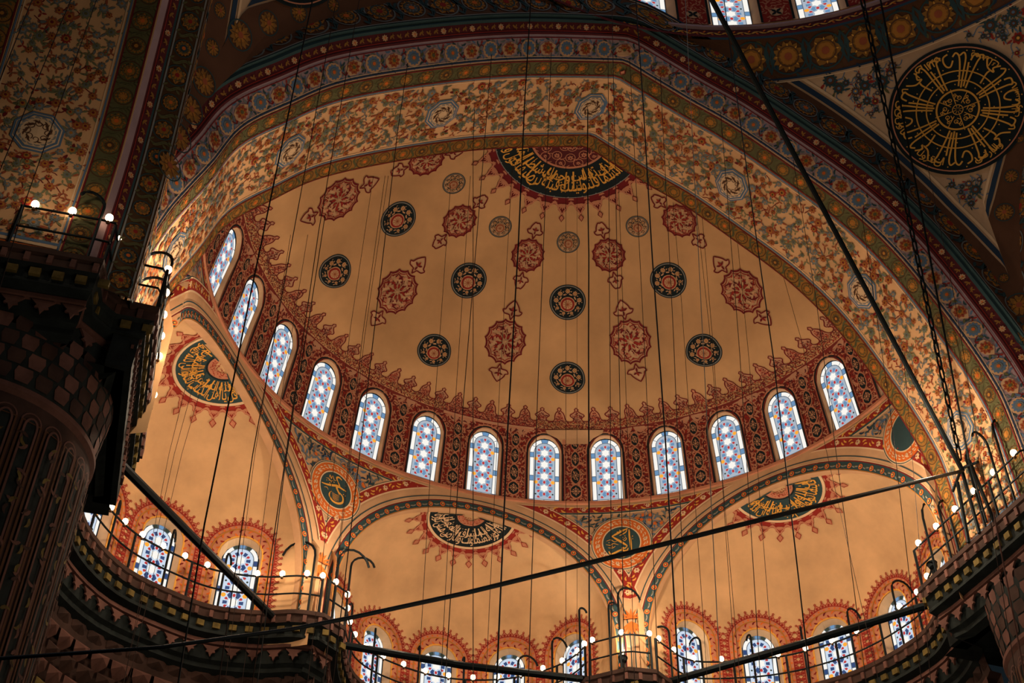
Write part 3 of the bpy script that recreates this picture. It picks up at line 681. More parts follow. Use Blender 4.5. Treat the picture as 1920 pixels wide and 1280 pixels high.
for f in fields:
    if not f: continue
    x0 = min(z.real for z in f); x1 = max(z.real for z in f)
    ins = lambda z: inpoly(z, f) and all(abs(z - m) > .98 for m in ro) and inpoly(z + .1j, f) and inpoly(z - .1j, f)
    fill(P, x0, x1, -4.2, -.5, .135, ins, ['paint_navy', 'paint_teal', 'paint_blue', 'paint_slate'], 3, .22, seed=5, prob=.9)
    rr = random.Random(3)
    for i in range(70):
        z = complex(rr.uniform(x0, x1), rr.uniform(-4, -.6))
        if ins(z): curl(P, z, .22, rr.random() * 6, rr.choice((-1, 1)) * .8, 'paint_blue', 5, .025); petal_flower(P, z, .075, 'paint_orange', 5, 5, .4)
# red scroll bands round the arches and under the string course
for ei, c in enumerate(cs):
    a = np.linspace(.30, math.pi - .30, 110)
    def crop(R): z = ring_pts(ei, R, a); return np.where(z.imag > -.22, z.real - 1j * .22, z)
    P.strip(crop(RB0), crop(RB1), 'paint_red', 5); P.strip(crop(RB0 - .05), crop(RB0), 'paint_cream', 5); P.strip(crop(RB1), crop(RB1 + .035), 'paint_cream', 5)
    Rm = (RB0 + RB1) / 2; n = int(Rm * math.pi / .27)
    for i in range(n):
        aa = (i + .5) / n * math.pi
        if not .32 < aa < math.pi - .32: continue
        z = complex(ring_pts(ei, Rm, [aa])[0])
        if z.imag > -.34: continue
        for sd in (-1, 1):
            comma(P, z - .11 * 1j * np.exp(1j * aa) * sd, aa + 1.57 * sd + .5 * (1 if i % 2 else -1), .17, 'paint_gold', 6, sd * (1 if i % 2 else -1) > 0)
        if i % 3 == 0: petal_flower(P, z, .10, 'paint_cream', 7, 6, .4, c3='paint_red')
uu = np.linspace(-15.6, 15.6, 160)
uu = np.linspace(-15.8, 15.8, 400); bot = np.array([max(-.40, *[arch_z(i, u, RB0) for i in range(3)]) for u in uu]); vis = bot < -.205
for k0 in range(399):
    if vis[k0] and vis[k0 + 1]: P.strip(uu[k0:k0 + 2] - .20j, uu[k0:k0 + 2] + 1j * bot[k0:k0 + 2], 'paint_red', 4); P.strip(uu[k0:k0 + 2] - .17j, uu[k0:k0 + 2] - .20j, 'paint_cream', 4)
for i in range(int(31 / .26)):
    z = complex(-15.5 + i * .26, -.30); sd = 1 if i % 2 else -1
    if np.interp(z.real, uu, bot) > -.37: continue
    comma(P, z - .10, .45 * sd, .2, 'paint_gold', 5, sd < 0); leaf(P, z, -1.0 * sd, .10, 'paint_rose', 6, 1)
    if i % 4 == 0: petal_flower(P, z + .13, .085, 'paint_cream', 6, 6, .4, c3='paint_red')
# orange knots at the feet of the spandrels
for a in (-30.4, 26.85):
    u = R_(a) * 10; z = complex(u, -4.3)
    for k in range(7): leaf(P, z, math.pi / 2 + (k - 3) * .5, .34, 'paint_orange', 8, .45); leaf(P, z - .1j, -math.pi / 2 + (k - 3) * .28, .5, 'paint_orange', 8, .35)
    for sg in (-1, 1):                        # painted flower chains running down the columns
        for k in range(0):
            q = z + complex(sg * .38, -.6 - k * .33); P.disc(q, .07, 'paint_orange', 6, 8); P.disc(q, .03, 'paint_gold', 7, 6); leaf(P, q + .05j, 1.2 * sg + 1, .15, 'paint_grey', 6)
P.build('arch_bands_and_arabesque', low)
# name roundels on the two spandrels
for (a, zc), kind in zip(MEDS, ('omar', 'abubekr', 'x')):
    P = Pnt(CW, lift=.010); P.at(R_(a) * 10, zc)
    P.star(0, lambda q: np.full(len(q), .99), 'paint_cream', 5, 48); P.ring(0, .94, .965, 'paint_teal', 6, 48); P.star(0, lambda q: np.full(len(q), .90), 'paint_orange', 6, 48); P.ring(0, .59, .63, 'paint_cream', 8, 40)
    P.star(0, lambda q: np.full(len(q), .59), 'paint_teal', 8, 40)
    for i in range(30):
        q = i * math.pi / 15; comma(P, .70 * np.exp(1j * q), q + 1.3, .14, 'paint_cream', 7, True); comma(P, .82 * np.exp(1j * q), q - 1.9, .13, 'paint_cream', 7)
        if i % 3 == 0: petal_flower(P, .76 * np.exp(1j * (q + .1)), .075, 'paint_cream', 8, 6, .35, c3='paint_red')
    g = 'paint_gold'
    def S(pts, w, n=6, tp=True): P.stroke(smooth_curve([complex(*p) for p in pts], n), w, g, 10, taper=tp)
    if kind == 'omar':
        S([(-.56, -.02), (-.35, .02), (-.12, .10), (.05, .16), (.24, .14), (.40, .13)], .075); S([(.05, .30), (-.02, .42), (.06, .48), (.18, .44)], .06); S([(.05, .30), (.12, .18), (.02, .10), (.10, -.02), (.16, -.10)], .07)
        S([(.12, -.02), (.28, -.12), (.30, -.30), (.14, -.42), (-.08, -.42), (-.22, -.28), (-.16, -.12)], .07); S([(-.30, .30), (-.28, .40), (-.22, .30), (-.18, .42), (-.10, .30), (-.02, .34)], .025)
        for k in range(6): S([(-.14 + .01 * k, -.14 - .035 * k), (.0, -.16 - .04 * k), (.16, -.13 - .04 * k)], .014)
        for p in ((-.3, .2), (-.2, .18), (-.26, .12), (-.38, .16), (.34, .3), (.3, -.02), (.38, -.04), (-.1, .22)): P.disc(complex(*p), .02, g, 10, 4)
        S([(-.42, .22), (-.32, .25), (-.24, .21), (-.14, .26)], .025); S([(-.45, -.12), (-.34, -.08), (-.28, -.14)], .02)
    elif kind == 'abubekr':
        S([(.26, .46), (.27, .2), (.29, -.1), (.30, -.38)], .075); S([(.22, .50), (.02, .42), (-.16, .32), (-.30, .25)], .075); S([(-.30, .25), (-.14, .12), (.04, -.02), (.18, -.14)], .075); S([(.20, .48), (.16, .38), (.04, .30), (-.06, .26)], .04)
        S([(.18, -.14), (.10, -.22), (.02, -.2), (.04, -.30), (.16, -.30), (.2, -.22)], .06); S([(.10, -.34), (.0, -.28), (-.10, -.30), (-.22, -.36), (-.36, -.40), (-.42, -.30)], .065)
        S([(.18, -.28), (.16, -.44), (.02, -.52), (-.14, -.50), (-.22, -.44)], .06); S([(-.48, .08), (-.34, .12), (-.22, .04), (-.12, .08)], .025); S([(-.50, -.04), (-.36, -.08), (-.26, -.02), (-.10, -.08)], .028); S([(-.44, -.16), (-.3, -.18), (-.2, -.12)], .025)
        for p in ((-.02, -.44), (.04, .18), (.1, .14), (.12, .24), (-.4, .02), (-.3, -.12), (.36, .1), (.36, .2), (-.12, .4), (-.04, .46)): P.disc(complex(*p), .02, g, 10, 4)
        S([(.04, .12), (.10, .06), (.16, .12), (.12, .2)], .025)
    P.build('name_roundel', low)

# ================================================================== EXEDRAE
win_labels = {0: ('left', ['far left', 'second', 'third', 'fourth', 'nearest the column']), 1: ('middle', ['beside the left column', 'second', 'third', 'fourth', 'beside the right column']), 2: ('right', ['beside the column', 'second', 'third', 'fourth', 'far right'])}
for ei, th in enumerate(EXA):
    cx, cy = exc(th, XR); rot = R_(th + EXROT[ei]); CZ, CH = -3.62, 3.02
    HV = 3.5                                  # windows zone below CZ; v = 0 at z = CZ - HV
    def EX(U, V, H, cx=cx, cy=cy, rot=rot, ei_=ei, th_=th):
        U, V, H = map(lambda x: np.asarray(x, float), (U, V, H)); t = np.maximum(V - HV, 0) / CH; t = np.minimum(t, math.pi / 2)
        r = (XA - H) * np.cos(t); z = CZ - HV + np.minimum(V, HV) + (CH - H) * np.sin(t)
        dx = r * np.sin(U + rot); dy = r * np.cos(U + rot)
        if osg(ei_) != 0:                      # the side exedrae widen towards the jambs of the great arch
            ch = np.array([math.cos(R_(th_)), -math.sin(R_(th_))]); c_ = dx * ch[0] + dy * ch[1]; k_ = np.where(c_ * osg(ei_) > 0, .17 * (np.abs(c_) / 4.4) ** 4, 0) * c_; dx = dx + ch[0] * k_; dy = dy + ch[1] * k_
        x = cx + dx; y = cy + dy; rr_ = np.hypot(x, y + .655); s_ = np.where((rr_ < 10.24) & (V > HV + .05), 10.24 / np.maximum(rr_, .1), 1.0)
        return x * s_, (y + .655) * s_ - .655, z
    EXr = lambda v: XA
    acc = []; S29 = R_(29.2); W2 = XA * S29 / 2; HR = 3.75
    for k in range(5):
        uc = (k - 2) * S29; rect = np.array([complex(-W2, 0), complex(W2, 0), complex(W2, HR), complex(-W2, HR)])
        window(acc, EX, EXr, uc, 0, .60, 3.44, .50, 3.30, .06, .28, rect, 1, 'arched stained glass window of the %s exedra, %s' % (win_labels[ei][0], win_labels[ei][1][k]), 'paint_cream')
    u_end = R_(96)
    for sx in (-1, 1):
        u1 = sx * 2.5 * S29; uq = np.linspace(u1, sx * u_end - (rot - R_(th)), 6); U, Vv = np.meshgrid(uq, np.linspace(0, HR, 6), indexing='ij'); X = EX(U.ravel(), Vv.ravel(), np.zeros(U.size))
        acc.append((np.stack(X, -1), [(i * 6 + j, i * 6 + j + 1, (i + 1) * 6 + j + 1, (i + 1) * 6 + j) for i in range(5) for j in range(5)]))
    wl = join_panels('wall_exedra', acc, 'plaster_exedra'); tag(wl, kind='structure')
    du = rot - R_(th)
    hd = grid('ceiling_exedra', EX, np.linspace(-R_(140) - du, R_(140) - du, 160), np.linspace(HR, HV + CH * math.pi / 2 - .001, 60), 'plaster_exedra', keep=behind_drum(10.245)); tag(hd, kind='structure')
    # intrados of the arch
    cu_ = R_(th) * 10; a = np.linspace(0, math.pi, 60)
    e = np.concatenate([[complex(cu_ + float(widen(ei, ER)), -6.2)], ring_pts(ei, ER, a), [complex(cu_ + float(widen(ei, -ER)), -6.2)]])
    it = grid('trim_%d' % (ei + 2), lambda U, W, H: CW(np.interp(U, range(len(e)), e.real), np.interp(U, range(len(e)), e.imag), -W), range(len(e)), [0, .27], 'paint_plaster', smooth=False); tag(it, kind='structure')
    # scalloped painted frames round the windows
    P = Pnt(EX, EXr, .009)
    for k in range(5):
        uc = (k - 2) * S29; P.at(uc, 0)
        arch = lambda w_, h_, n=40: np.concatenate([[complex(-w_, .3)], np.linspace(complex(-w_, .5), complex(-w_, h_ - w_), 8)[:-1], complex(0, h_ - w_) + w_ * np.exp(1j * np.linspace(math.pi, 0, n)), np.linspace(complex(w_, h_ - w_), complex(w_, .5), 8)[1:], [complex(w_, .3)]])
        A, B = arch(.60, 3.44), arch(.98, 3.84)
        for q in range(2): P.strip(A + (B - A) * q / 2, A + (B - A) * (q + 1) / 2, 'paint_rose', 1)
        P.stroke(arch(.625, 3.465), .05, 'paint_gold', 3); P.stroke(arch(.84, 3.70), .04, 'paint_ochre', 4); P.stroke(arch(.98, 3.84), .03, 'paint_red', 3)
        mid = resamp(arch(.735, 3.58), 60); tn = np.gradient(mid); tn /= np.abs(tn)
        for i in range(60): comma(P, mid[i] - tn[i] * .08, float(np.angle(tn[i])) + (.7 if i % 2 else -.7), .17, ('paint_red', 'paint_orange', 'paint_darkred')[i % 3], 3, i % 2 == 0)
        ou = resamp(arch(.98, 3.84), 44); tn = np.gradient(ou); tn /= np.abs(tn)
        for i in range(44):
            nrm = tn[i] * 1j; s = .19
            lobe = ou[i] + s * (tn[i] * np.array([-.62, -.40, -.15, 0, .15, .40, .62]) + nrm * np.array([0, .42, .65, 1.05, .65, .42, 0]))
            P.poly(lobe, 'paint_rose', 2); P.stroke(lobe, .022, 'paint_red', 4); P.disc(ou[i] + nrm * .05, .045, 'paint_red', 4, 6); P.ring(ou[i] + nrm * .20, .02, .04, 'paint_red', 4, 8)
            P.disc(ou[i] - nrm * .07, .035, 'paint_orange', 4, 5)
    P.build('window_surround_painting', wl)
    # calligraphy half disc under the crown of the arch
    al = math.asin(1.14 / XA); R0 = XA
    d0 = (math.sin(R_(th)) * math.sin(al), math.cos(R_(th)) * math.sin(al), math.cos(al))
    base = expmap(d0, (-math.sin(R_(th)), -math.cos(R_(th)), 0), XA, (cx, cy, CZ), (1, 1, CH / XA))
    # +y towards the arch opening
    P = Pnt(base, lift=.014); P.keep = behind_drum(10.2)
    P.star(0, lambda q: np.full(len(q), 1.42), 'paint_teal' if ei != 1 else 'paint_black', 3, 56); P.ring(0, 1.40, 1.49, 'paint_cream', 4, 56)
    P.star(0, lambda q: np.full(len(q), .50), 'paint_rose', 5, 32); P.ring(0, .47, .53, 'paint_black', 6, 32)
    fill(P, -.45, .45, -.45, .45, .085, lambda z: abs(z) < .42, ['paint_red'], 7, .08, seed=ei)
    lamb_ring(P, 0j, 1.49, 1.98, 2.28, 22 if ei != 1 else 24, .1, 1, 'paint_red', 'paint_rose')
    L1 = ('قل يا اهل الكتاب تعالوا الى كلمة سوا', 'الله نور السماوات والارض مثل نوره', 'فاينما تولوا فثم وجه الله ان الله')[ei]
    script_band(P, 0j, .54, 1.36, math.pi * 1.98, math.pi * 1.02, (L1, ('ولله المشرق والمغرب', 'ولله المشرق والمغرب', 'ان الله واسع عليم')[ei]), 'paint_gold' if ei != 1 else 'paint_cream', 6, 11 + ei)
    P.build('calligraphy_medallion', hd)

# ================================================================== GREAT ARCHES
def build_arch(first, name='trim_8'):
    S = np.linspace(0, AL, 200); objs = []
    Wf = lambda a, b, n: np.linspace(a, b, n)
    w_c0, w_c1, w_d0, w_d1, w_m1, w_f0, w_f1 = XW[1], XW[2], XW[4], XW[5], XW[7], XW[8], XW[9]
    root = grid(name, AR, S, sorted(set([0, .5, 1.1, 1.7, 2.3, 2.75, 3.3])), 'soffit_ground'); objs.append(root)
    objs.append(grid('splay', AR, S, [w_c0, (w_c0 + w_c1) / 2, w_c1], 'paint_lilac', root)); objs.append(grid('scroll_moulding', AR, S, [XW[2], XW[3], XW[4], XW[5]], 'paint_wine', root, smooth=False))
    objs.append(grid('dark_moulding', AR, S, [XW[5], XW[6], XW[7], XW[8]], 'paint_teal', root, smooth=False)); objs.append(grid('face', AR, S, [XW[8], (XW[8] + XW[9]) / 2, XW[9]], 'paint_teal', root))
    P = Pnt(AR, lift=.010); P.at(0, 0)
    def path(w): return lambda s: (complex(s, w), 1 + 0j)
    def line(w0, w1, m, l): 
        ss = np.linspace(0, AL, 160); P.strip(ss + 1j * w0, ss + 1j * w1, m, l)
    # inner and outer rosette bands of the soffit
    for a, b in ((.0, .50), (2.76, 3.27)):
        line(a, b, 'paint_bronze' if a < 1 else 'paint_olive', 1); line(a, a + .035, 'paint_darkred', 3); line(b - .035, b, 'paint_darkred', 3)
        band_rosettes(P, path((a + b) / 2), AL, b - a, 1, ('paint_ochre', 'paint_olive', 'paint_bronze', 'paint_umber'), .62, ('paint_orange', 'paint_ochre'))
    line(.53, .57, 'paint_blue', 2); line(.60, .63, 'paint_cream', 2); line(2.63, 2.66, 'paint_cream', 2); line(2.69, 2.73, 'paint_blue', 2)
    # end borders at the springing
    for s0, sg in ((.28, 1), (AL - .28, -1)):
        for d, m in ((.0, 'paint_orange'), (.10, 'paint_cream'), (.18, 'paint_blue')): P.poly(np.array([s0 + sg * d + .1j, s0 + sg * d + 2.7j, s0 + sg * (d + .07) + 2.7j, s0 + sg * (d + .07) + .1j]), m, 6)
    # octagons with leaf wreaths
    oct_s = [14.54 + AL * 0 + (AL / 2 - AL / 2) + k * 4.92 for k in range(-3, 4)]; off = AS[np.argmin(abs(AC - (.03 + 6.68j)))] - 14.54; oct_s = [s + off for s in oct_s]
    for s in oct_s:
        c = complex(s, 1.60)
        if not 1 < s < AL - 1: continue
        for r, m, l in ((.52, 'paint_blue', 3), (.475, 'paint_cream', 4), (.45, 'paint_blue', 5), (.40, 'paint_cream', 6)):
            a = np.arange(16) * math.pi / 8; P.poly(c + r * np.where(np.arange(16) % 2, .955, 1.04) * np.exp(1j * (a + math.pi / 8)), m, l)
        for i in range(16):
            a = i * math.pi / 8; comma(P, c + .2 * np.exp(1j * a), a + 1.2, .16, 'paint_brown', 7, i % 2 == 0); comma(P, c + .36 * np.exp(1j * a), a - 2, .14, 'paint_grey', 7)
        for i in range(8): curl(P, c + .2 * np.exp(1j * i * math.pi / 4), .09, i, .9, 'paint_brown', 8, .018)
        for i in range(15):                    # wreath
            a = i * math.pi * 2 / 15; z = c + .80 * np.exp(1j * a) * (1 + .04 * math.sin(3 * a)); z = complex(z.real, min(max(z.imag, .78), 2.45))
            petal_flower(P, z, .085 + .03 * (i % 2), 'paint_rust' if i % 3 else 'paint_sage', 3, 7, .3, c2='paint_ochre', c3='paint_darkred'); leaf(P, z, a + 1.9, .2, 'paint_darkred', 2); leaf(P, z, a + 1.2, .2, 'paint_olive', 2)
    rr = random.Random(21); hashc = {}
    for t in range(9000):
        z = complex(rr.uniform(.5, AL - .5), rr.uniform(.72, 2.56)); r = rr.choice((.06, .08, .10, .12, .145))
        if any(abs(z - complex(s, 1.6)) < (.62 if abs(z - complex(s, 1.6)) < .62 else .0) or .66 < abs(z - complex(s, 1.6)) < .92 for s in oct_s): continue
        cell = (int(z.real / .5), int(z.imag / .5))
        if any(abs(z - q) < .84 * (r + rq) + .02 for dx in (-1, 0, 1) for dy in (-1, 0, 1) for q, rq in hashc.get((cell[0] + dx, cell[1] + dy), ())): continue
        hashc.setdefault(cell, []).append((z, r)); k = rr.random(); a = rr.random() * 6.28
        colr = ('paint_rust', 'paint_ochre', 'paint_darkred') if k < .36 else ('paint_red', 'paint_ochre', 'paint_umber') if k < .46 else ('paint_slate', 'paint_grey', 'paint_ochre') if k < .74 else ('paint_sage', 'paint_slate', 'paint_olive')
        if r < .07: 
            for q in range(3): leaf(P, z, a + q * 2.1, r * 1.9, colr[0], 2, .9)
        else:
            petal_flower(P, z, r, colr[0], 3, rr.choice((6, 8, 10)), .34, rot=a, c2=colr[1], c3=colr[2])
            for q in range(rr.choice((2, 3, 4))): aa = a + rr.random() * 6.28; leaf(P, z + r * .7 * np.exp(1j * aa), aa + .4, r * 1.4, ('paint_sage', 'paint_slate', 'paint_rust')[q % 3], 2, .8)
        if k < .3: z2 = z + rr.uniform(.18, .3) * np.exp(1j * a); P.stroke(np.array([z, (z + z2) / 2 + .04j, z2]), .022, 'paint_darkred', 1)
    full = w_c1 - w_c0 > .5
    # splay: blue ground with red pomegranates and blue rosettes
    wa_, wb_ = w_c0 + .11, w_c1 - .17; wm = (wa_ + wb_) / 2; wd = wb_ - wa_
    if full: line(w_c0 + .02, w_c0 + .06, 'paint_navy', 2); line(w_c1 - .10, w_c1 - .07, 'paint_darkred', 2); line(w_c0 + .075, w_c0 + .09, 'paint_cream', 2)
    n = int(AL / .60)
    for i in range(n if full else 0):
        s = (i + .5) * AL / n; z = complex(s, wm); sd = 1 if i % 2 else -1
        for q in range(12): aa = q * .52 + i; zz_ = z + complex(.3 * math.cos(aa), .24 * math.sin(aa)); comma(P, zz_, aa + 1.3, .17, ('paint_blue', 'paint_slate', 'paint_teal')[q % 3], 1)
        if i % 2:
            P.poly(z + .25 * np.array([1.1, .5 + .62j, -.2 + .72j, -.8 + .5j, -1, -.8 - .5j, -.2 - .72j, .5 - .62j]) * np.exp(.3j * sd), 'paint_plaster', 2)
            petal_flower(P, z, .185, 'paint_rust', 3, 9, .3, c2='paint_ochre', c3='paint_olive'); [leaf(P, z, q * .9, .17, 'paint_red', 4, .4) for q in range(7)]
        else:
            P.poly(z + .235 * np.exp(2j * np.pi * np.arange(12) / 12), 'paint_plaster', 2); petal_flower(P, z, .2, 'paint_blue', 3, 12, .22, c2='paint_slate', c3='paint_orange')
        P.stroke(smooth_curve([z + .2, z + .33 + .15j * sd, z + .46], 4), .03, 'paint_darkred', 2); leaf(P, z + .33 + .16j * sd, 1.2, .12, 'paint_red', 2)
        leaf(P, z + .33 - .1j * sd, 2.5 * sd, .17, 'paint_olive', 2); leaf(P, z + .33, -2.0 * sd, .2, 'paint_blue', 1, .8)
    if not full:
        for w_ in (XW[7] + .02, XW[8] - .06): line(w_, w_ + .035, 'paint_grey', 3)
        line(XW[7], XW[8], 'paint_umber', 1); band_rosettes(P, path((XW[7] + XW[8]) / 2), AL, XW[8] - XW[7] - .06, 2, ('paint_bronze', 'paint_olive', 'paint_ochre', 'paint_teal'), .66, ('paint_red', 'paint_orange'))
    # scroll moulding
    band_scroll(P, path((w_d0 + w_d1) / 2), AL, (w_d1 - w_d0), 1, 'paint_bronze', 'paint_orange', .22, 'paint_plaster')
    line(w_d0 - .0, w_d0 + .02, 'paint_red', 2)
    # face band with rosettes following the arch
    wf = (w_f0 + .50); line(w_f0 + .02, w_f0 + .05, 'paint_grey', 2); line(w_f0 + .92, w_f0 + .95, 'paint_cream', 2); line(w_f0 + .98, w_f0 + 1.05, 'paint_navy', 3)
    line(w_f0 + .06, w_f0 + .9, 'paint_brown', 1)
    band_rosettes(P, path(wf), AL, .88, 2, ('paint_bronze', 'paint_teal', 'paint_ochre', 'paint_slate'), .92, ('paint_red', 'paint_orange'))
    objs.append(P.build('painted_ornament', root))
    return root, objs[1:]
arch, kids = build_arch(True); tag(arch, kind='structure')
set_profile([(0, 0), (0, -3.30), (.13, -3.42), (.15, -3.45), (.17, -3.45), (.31, -3.62), (.33, -3.66), (.36, -3.66), (.50, -4.20), (1.5, -4.20)])
side_arch, side_kids = build_arch(False, 'trim_9'); tag(side_arch, kind='structure')
for i, q in enumerate((1, -1)):
    if i == 0: r = side_arch
    else:
        r = side_arch.copy(); col.objects.link(r); r.name = 'trim_10'
        for k in side_kids: c = k.copy(); col.objects.link(c); c.parent = r; c.matrix_parent_inverse = Matrix()
    r.matrix_world = Matrix.Translation((0, HY + (.30 if q == 1 else 0), 0)) @ Matrix.Rotation(q * math.pi / 2, 4, 'Z') @ Matrix.Translation((0, -HY, 0))
for k in side_kids: k.matrix_parent_inverse = Matrix()
# ================================================================== PENDENTIVES AND MAIN DOME
ZT = 7.35; VT = math.asin((ZT - PZ0) / PR)
def pd_lim(v): rh = PR * math.cos(v); return math.acos(min(1, HA / rh)), math.pi / 2 - math.acos(min(1, HA / rh))
for q in (0, -1):
    f0 = PD(q)
    def f(T, V, H, f0=f0):
        lo = np.arccos(np.minimum(1, HA / (PR * np.cos(V)))); return f0(lo + (math.pi / 2 - 2 * lo) * T, V, H)
    pn = grid('trim_%d' % (12 - q), f, np.linspace(0, 1, 40), np.linspace(-.02, VT, 40), 'pendentive_ground'); tag(pn, kind='structure')
    P = Pnt(PD(q), lambda v: PR * math.cos(v), .012); P.mv = 1 / PR
    # bands under the ring
    def arc(v, m, l, v1, n=60):
        l0, h0 = pd_lim(v); l1, h1 = pd_lim(v1); P.u0 = 0; P.v0 = 0; P.k = 1; P.kv = 1
        P.strip(np.linspace(l0, h0, n) + 1j * v, np.linspace(l1, h1, n) + 1j * v1, m, l)
    dv = 1 / PR
    for q4 in range(5): arc(VT - (1.20 - .24 * q4) * dv, 'paint_brown', 1, VT - (.96 - .24 * q4) * dv)
    arc(VT - 1.26 * dv, 'paint_navy', 3, VT - 1.20 * dv); arc(VT - 1.33 * dv, 'paint_cream', 3, VT - 1.30 * dv)
    vb = VT - .60 * dv; rh = PR * math.cos(vb); l0, h0 = pd_lim(vb); n = int((h0 - l0) * rh / .98)
    for i in range(n):
        u = l0 + (i + .5) * (h0 - l0) / n; P.at(u, vb)
        k = i % 4; r = .46
        for t4 in range(26): comma(P, complex(rnd.uniform(-.49, .49), rnd.uniform(-.55, .5)), rnd.random() * 6.28, .22, ('paint_teal', 'paint_umber', 'paint_olive', 'paint_navy')[t4 % 4], 2, t4 % 2 == 0)
        for sg in (-1, 1): P.stroke(smooth_curve([.5 * sg + .48j * sg, .42 * sg + .1j, .56 * sg - .45j * sg], 4), .09, 'paint_teal', 3, taper=True)
        petal_flower(P, 0, r, 'paint_bronze', 3, (8, 14, 6, 12)[k], .25, c2='paint_ochre', c3='paint_rust'); P.ring(0, r * 1.05, r * 1.15, 'paint_teal', 3, 20); P.ring(0, r * .6, r * .68, 'paint_brown', 5, 14)
        for b in range(8): leaf(P, .26 * np.exp(1j * b * .785), b * .785, .13, 'paint_gold', 5, .8)
    # rosette band beside the arches, where the face of the arch narrows
    def cres(x, z):
        dd = np.abs(AC - complex(x, z)).min(); return dd - .84 + (.27 if q == 0 else 0)
    def edge_w(v, side):
        th_ = math.asin(max(-1, min(1, PR * math.sin(v) / HA))); xx_ = HA * math.cos(th_); zz_ = PZ0 + HA * math.sin(th_)
        left = (side == 1) == (q == -1); sgn = (1 if q == 0 else -1) if ((side == 0) == (q == 0)) else (-1 if q == 0 else 1)
        return max(.12, 1.02 - cres(sgn * xx_, zz_))
    vv = np.linspace(0.03, VT - 1.3 * dv, 40)
    for side in (0, 1):
        for d_, w0_, m in ((0, 0, 'paint_brown'), (.04, .10, 'paint_navy'), (.18, .05, 'paint_cream')):
            A = []; B = []
            for v in vv:
                lo, hi = pd_lim(v); rh = PR * math.cos(v); kk = 1 / max(math.sin(lo), .25); ew = edge_w(v, side); d = d_ + (ew if w0_ else 0); w_ = w0_ or ew
                a = lo + d * kk / rh; b = lo + (d + w_) * kk / rh
                a = min(a, math.pi / 4); b = min(b, math.pi / 4)
                A.append(complex(a if side == 0 else math.pi / 2 - a, v)); B.append(complex(b if side == 0 else math.pi / 2 - b, v))
            P.u0 = 0; P.v0 = 0; P.k = 1; P.kv = 1; P.strip(np.array(A), np.array(B), m, 2)
        v = .03
        while v < VT - 1.3 * dv:
            ew = edge_w(v, side); lo, hi = pd_lim(v); rh = PR * math.cos(v)
            if ew > .3:
                u = lo + ew * .5 / max(math.sin(lo), .25) / rh
                if u > math.pi / 4 and side == 0 and v < .30: u = math.pi / 4; ew = .8
                if u <= math.pi / 4:
                    P.at(u if side == 0 else math.pi / 2 - u, v); r = ew * .40; k = int(v * 100) % 4
                    petal_flower(P, 0, r, 'paint_bronze', 3, (8, 14, 6, 12)[k], .28, c2='paint_ochre', c3='paint_rust'); P.ring(0, r * 1.05, r * 1.15, 'paint_teal', 3, 16)
                    for b in range(7): P.stroke(np.array([.3, .85]) * r * np.exp(1j * b * .9), .02, 'paint_umber', 5)
            v += .92 * dv
    # roundel position
    M0 = (math.atan2(9.26, -5.9 - HY) , math.asin((4.705 - PZ0) / PR)) if q == 0 else (math.pi / 2 - math.atan2(9.26, -5.9 - HY), math.asin((4.705 - PZ0) / PR))
    rr = random.Random(33 + q); placed = []
    for t in range(6500):
        v = rr.uniform(.16, VT - 1.45 * dv); lo, hi = pd_lim(v); rh = PR * math.cos(v); e0 = (.36 + edge_w(v, 0)) / max(math.sin(lo), .3) / rh; e1 = (.36 + edge_w(v, 1)) / max(math.sin(lo), .3) / rh
        if lo + e0 > hi - e1: continue
        u = rr.uniform(lo + e0, hi - e1); r = rr.choice((.08, .11, .14, .18, .22))
        X = np.array([(u - M0[0]) * rh, (v - M0[1]) * PR])
        if np.hypot(*X) < 1.98 + r: continue
        z = complex(u * 13, v * PR)
        if any(abs(z - q2) < .80 * (r + rq) + .02 for q2, rq in placed): continue
        placed.append((z, r)); P.at(u, v); a = rr.random() * 6.28; k = rr.random()
        c1, c2, c3 = ('paint_teal', 'paint_brown', 'paint_blue') if k < .5 else ('paint_brown', 'paint_blue', 'paint_gold') if k < .8 else ('paint_red', 'paint_brown', 'paint_gold')
        petal_flower(P, 0, r, c1, 2, rr.choice((7, 9, 12)), .3, rot=a, c2=c2, c3=c3)
        for b in range(3): aa = a + b * 2.1; leaf(P, r * .8 * np.exp(1j * aa), aa + .5, r * 1.1, ('paint_teal', 'paint_red', 'paint_olive')[b], 1, .8); P.stroke(smooth_curve([0, r * 1.4 * np.exp(1j * (aa + .6)), r * 2.2 * np.exp(1j * (aa + 1.1))], 3), .025, 'paint_blue', 1)
    P.build('pendentive_flowers', pn)
    # great calligraphy roundel of the pendentive
    v0 = M0[1]; u0 = M0[0] + q * math.pi / 2
    d0 = (math.cos(v0) * math.sin(u0), math.cos(v0) * math.cos(u0), math.sin(v0))
    P = Pnt(expmap(d0, (0, 0, 1), PR, (0, HY, PZ0)), lift=.014)
    P.star(0, lambda a: np.full(len(a), 1.86), 'paint_black', 4, 72); P.ring(0, 1.74, 1.775, 'paint_rose', 6, 72)
    for r, wd in ((.56, .05), (.83, .035), (1.10, .035)): P.ring(0, r - wd / 2, r + wd / 2, 'paint_gold', 7, 64)
    P.ring(0, .13, .15, 'paint_gold', 7, 20)
    g = 'paint_gold'
    for i in range(8): P.stroke(np.array([.04, .13]) * np.exp(1j * i * math.pi / 4), .012, g, 7); P.stroke(np.array([.2 if i % 2 else .16, .56 if i % 2 else .62]) * np.exp(1j * (i * math.pi / 4)), .02, g, 7)
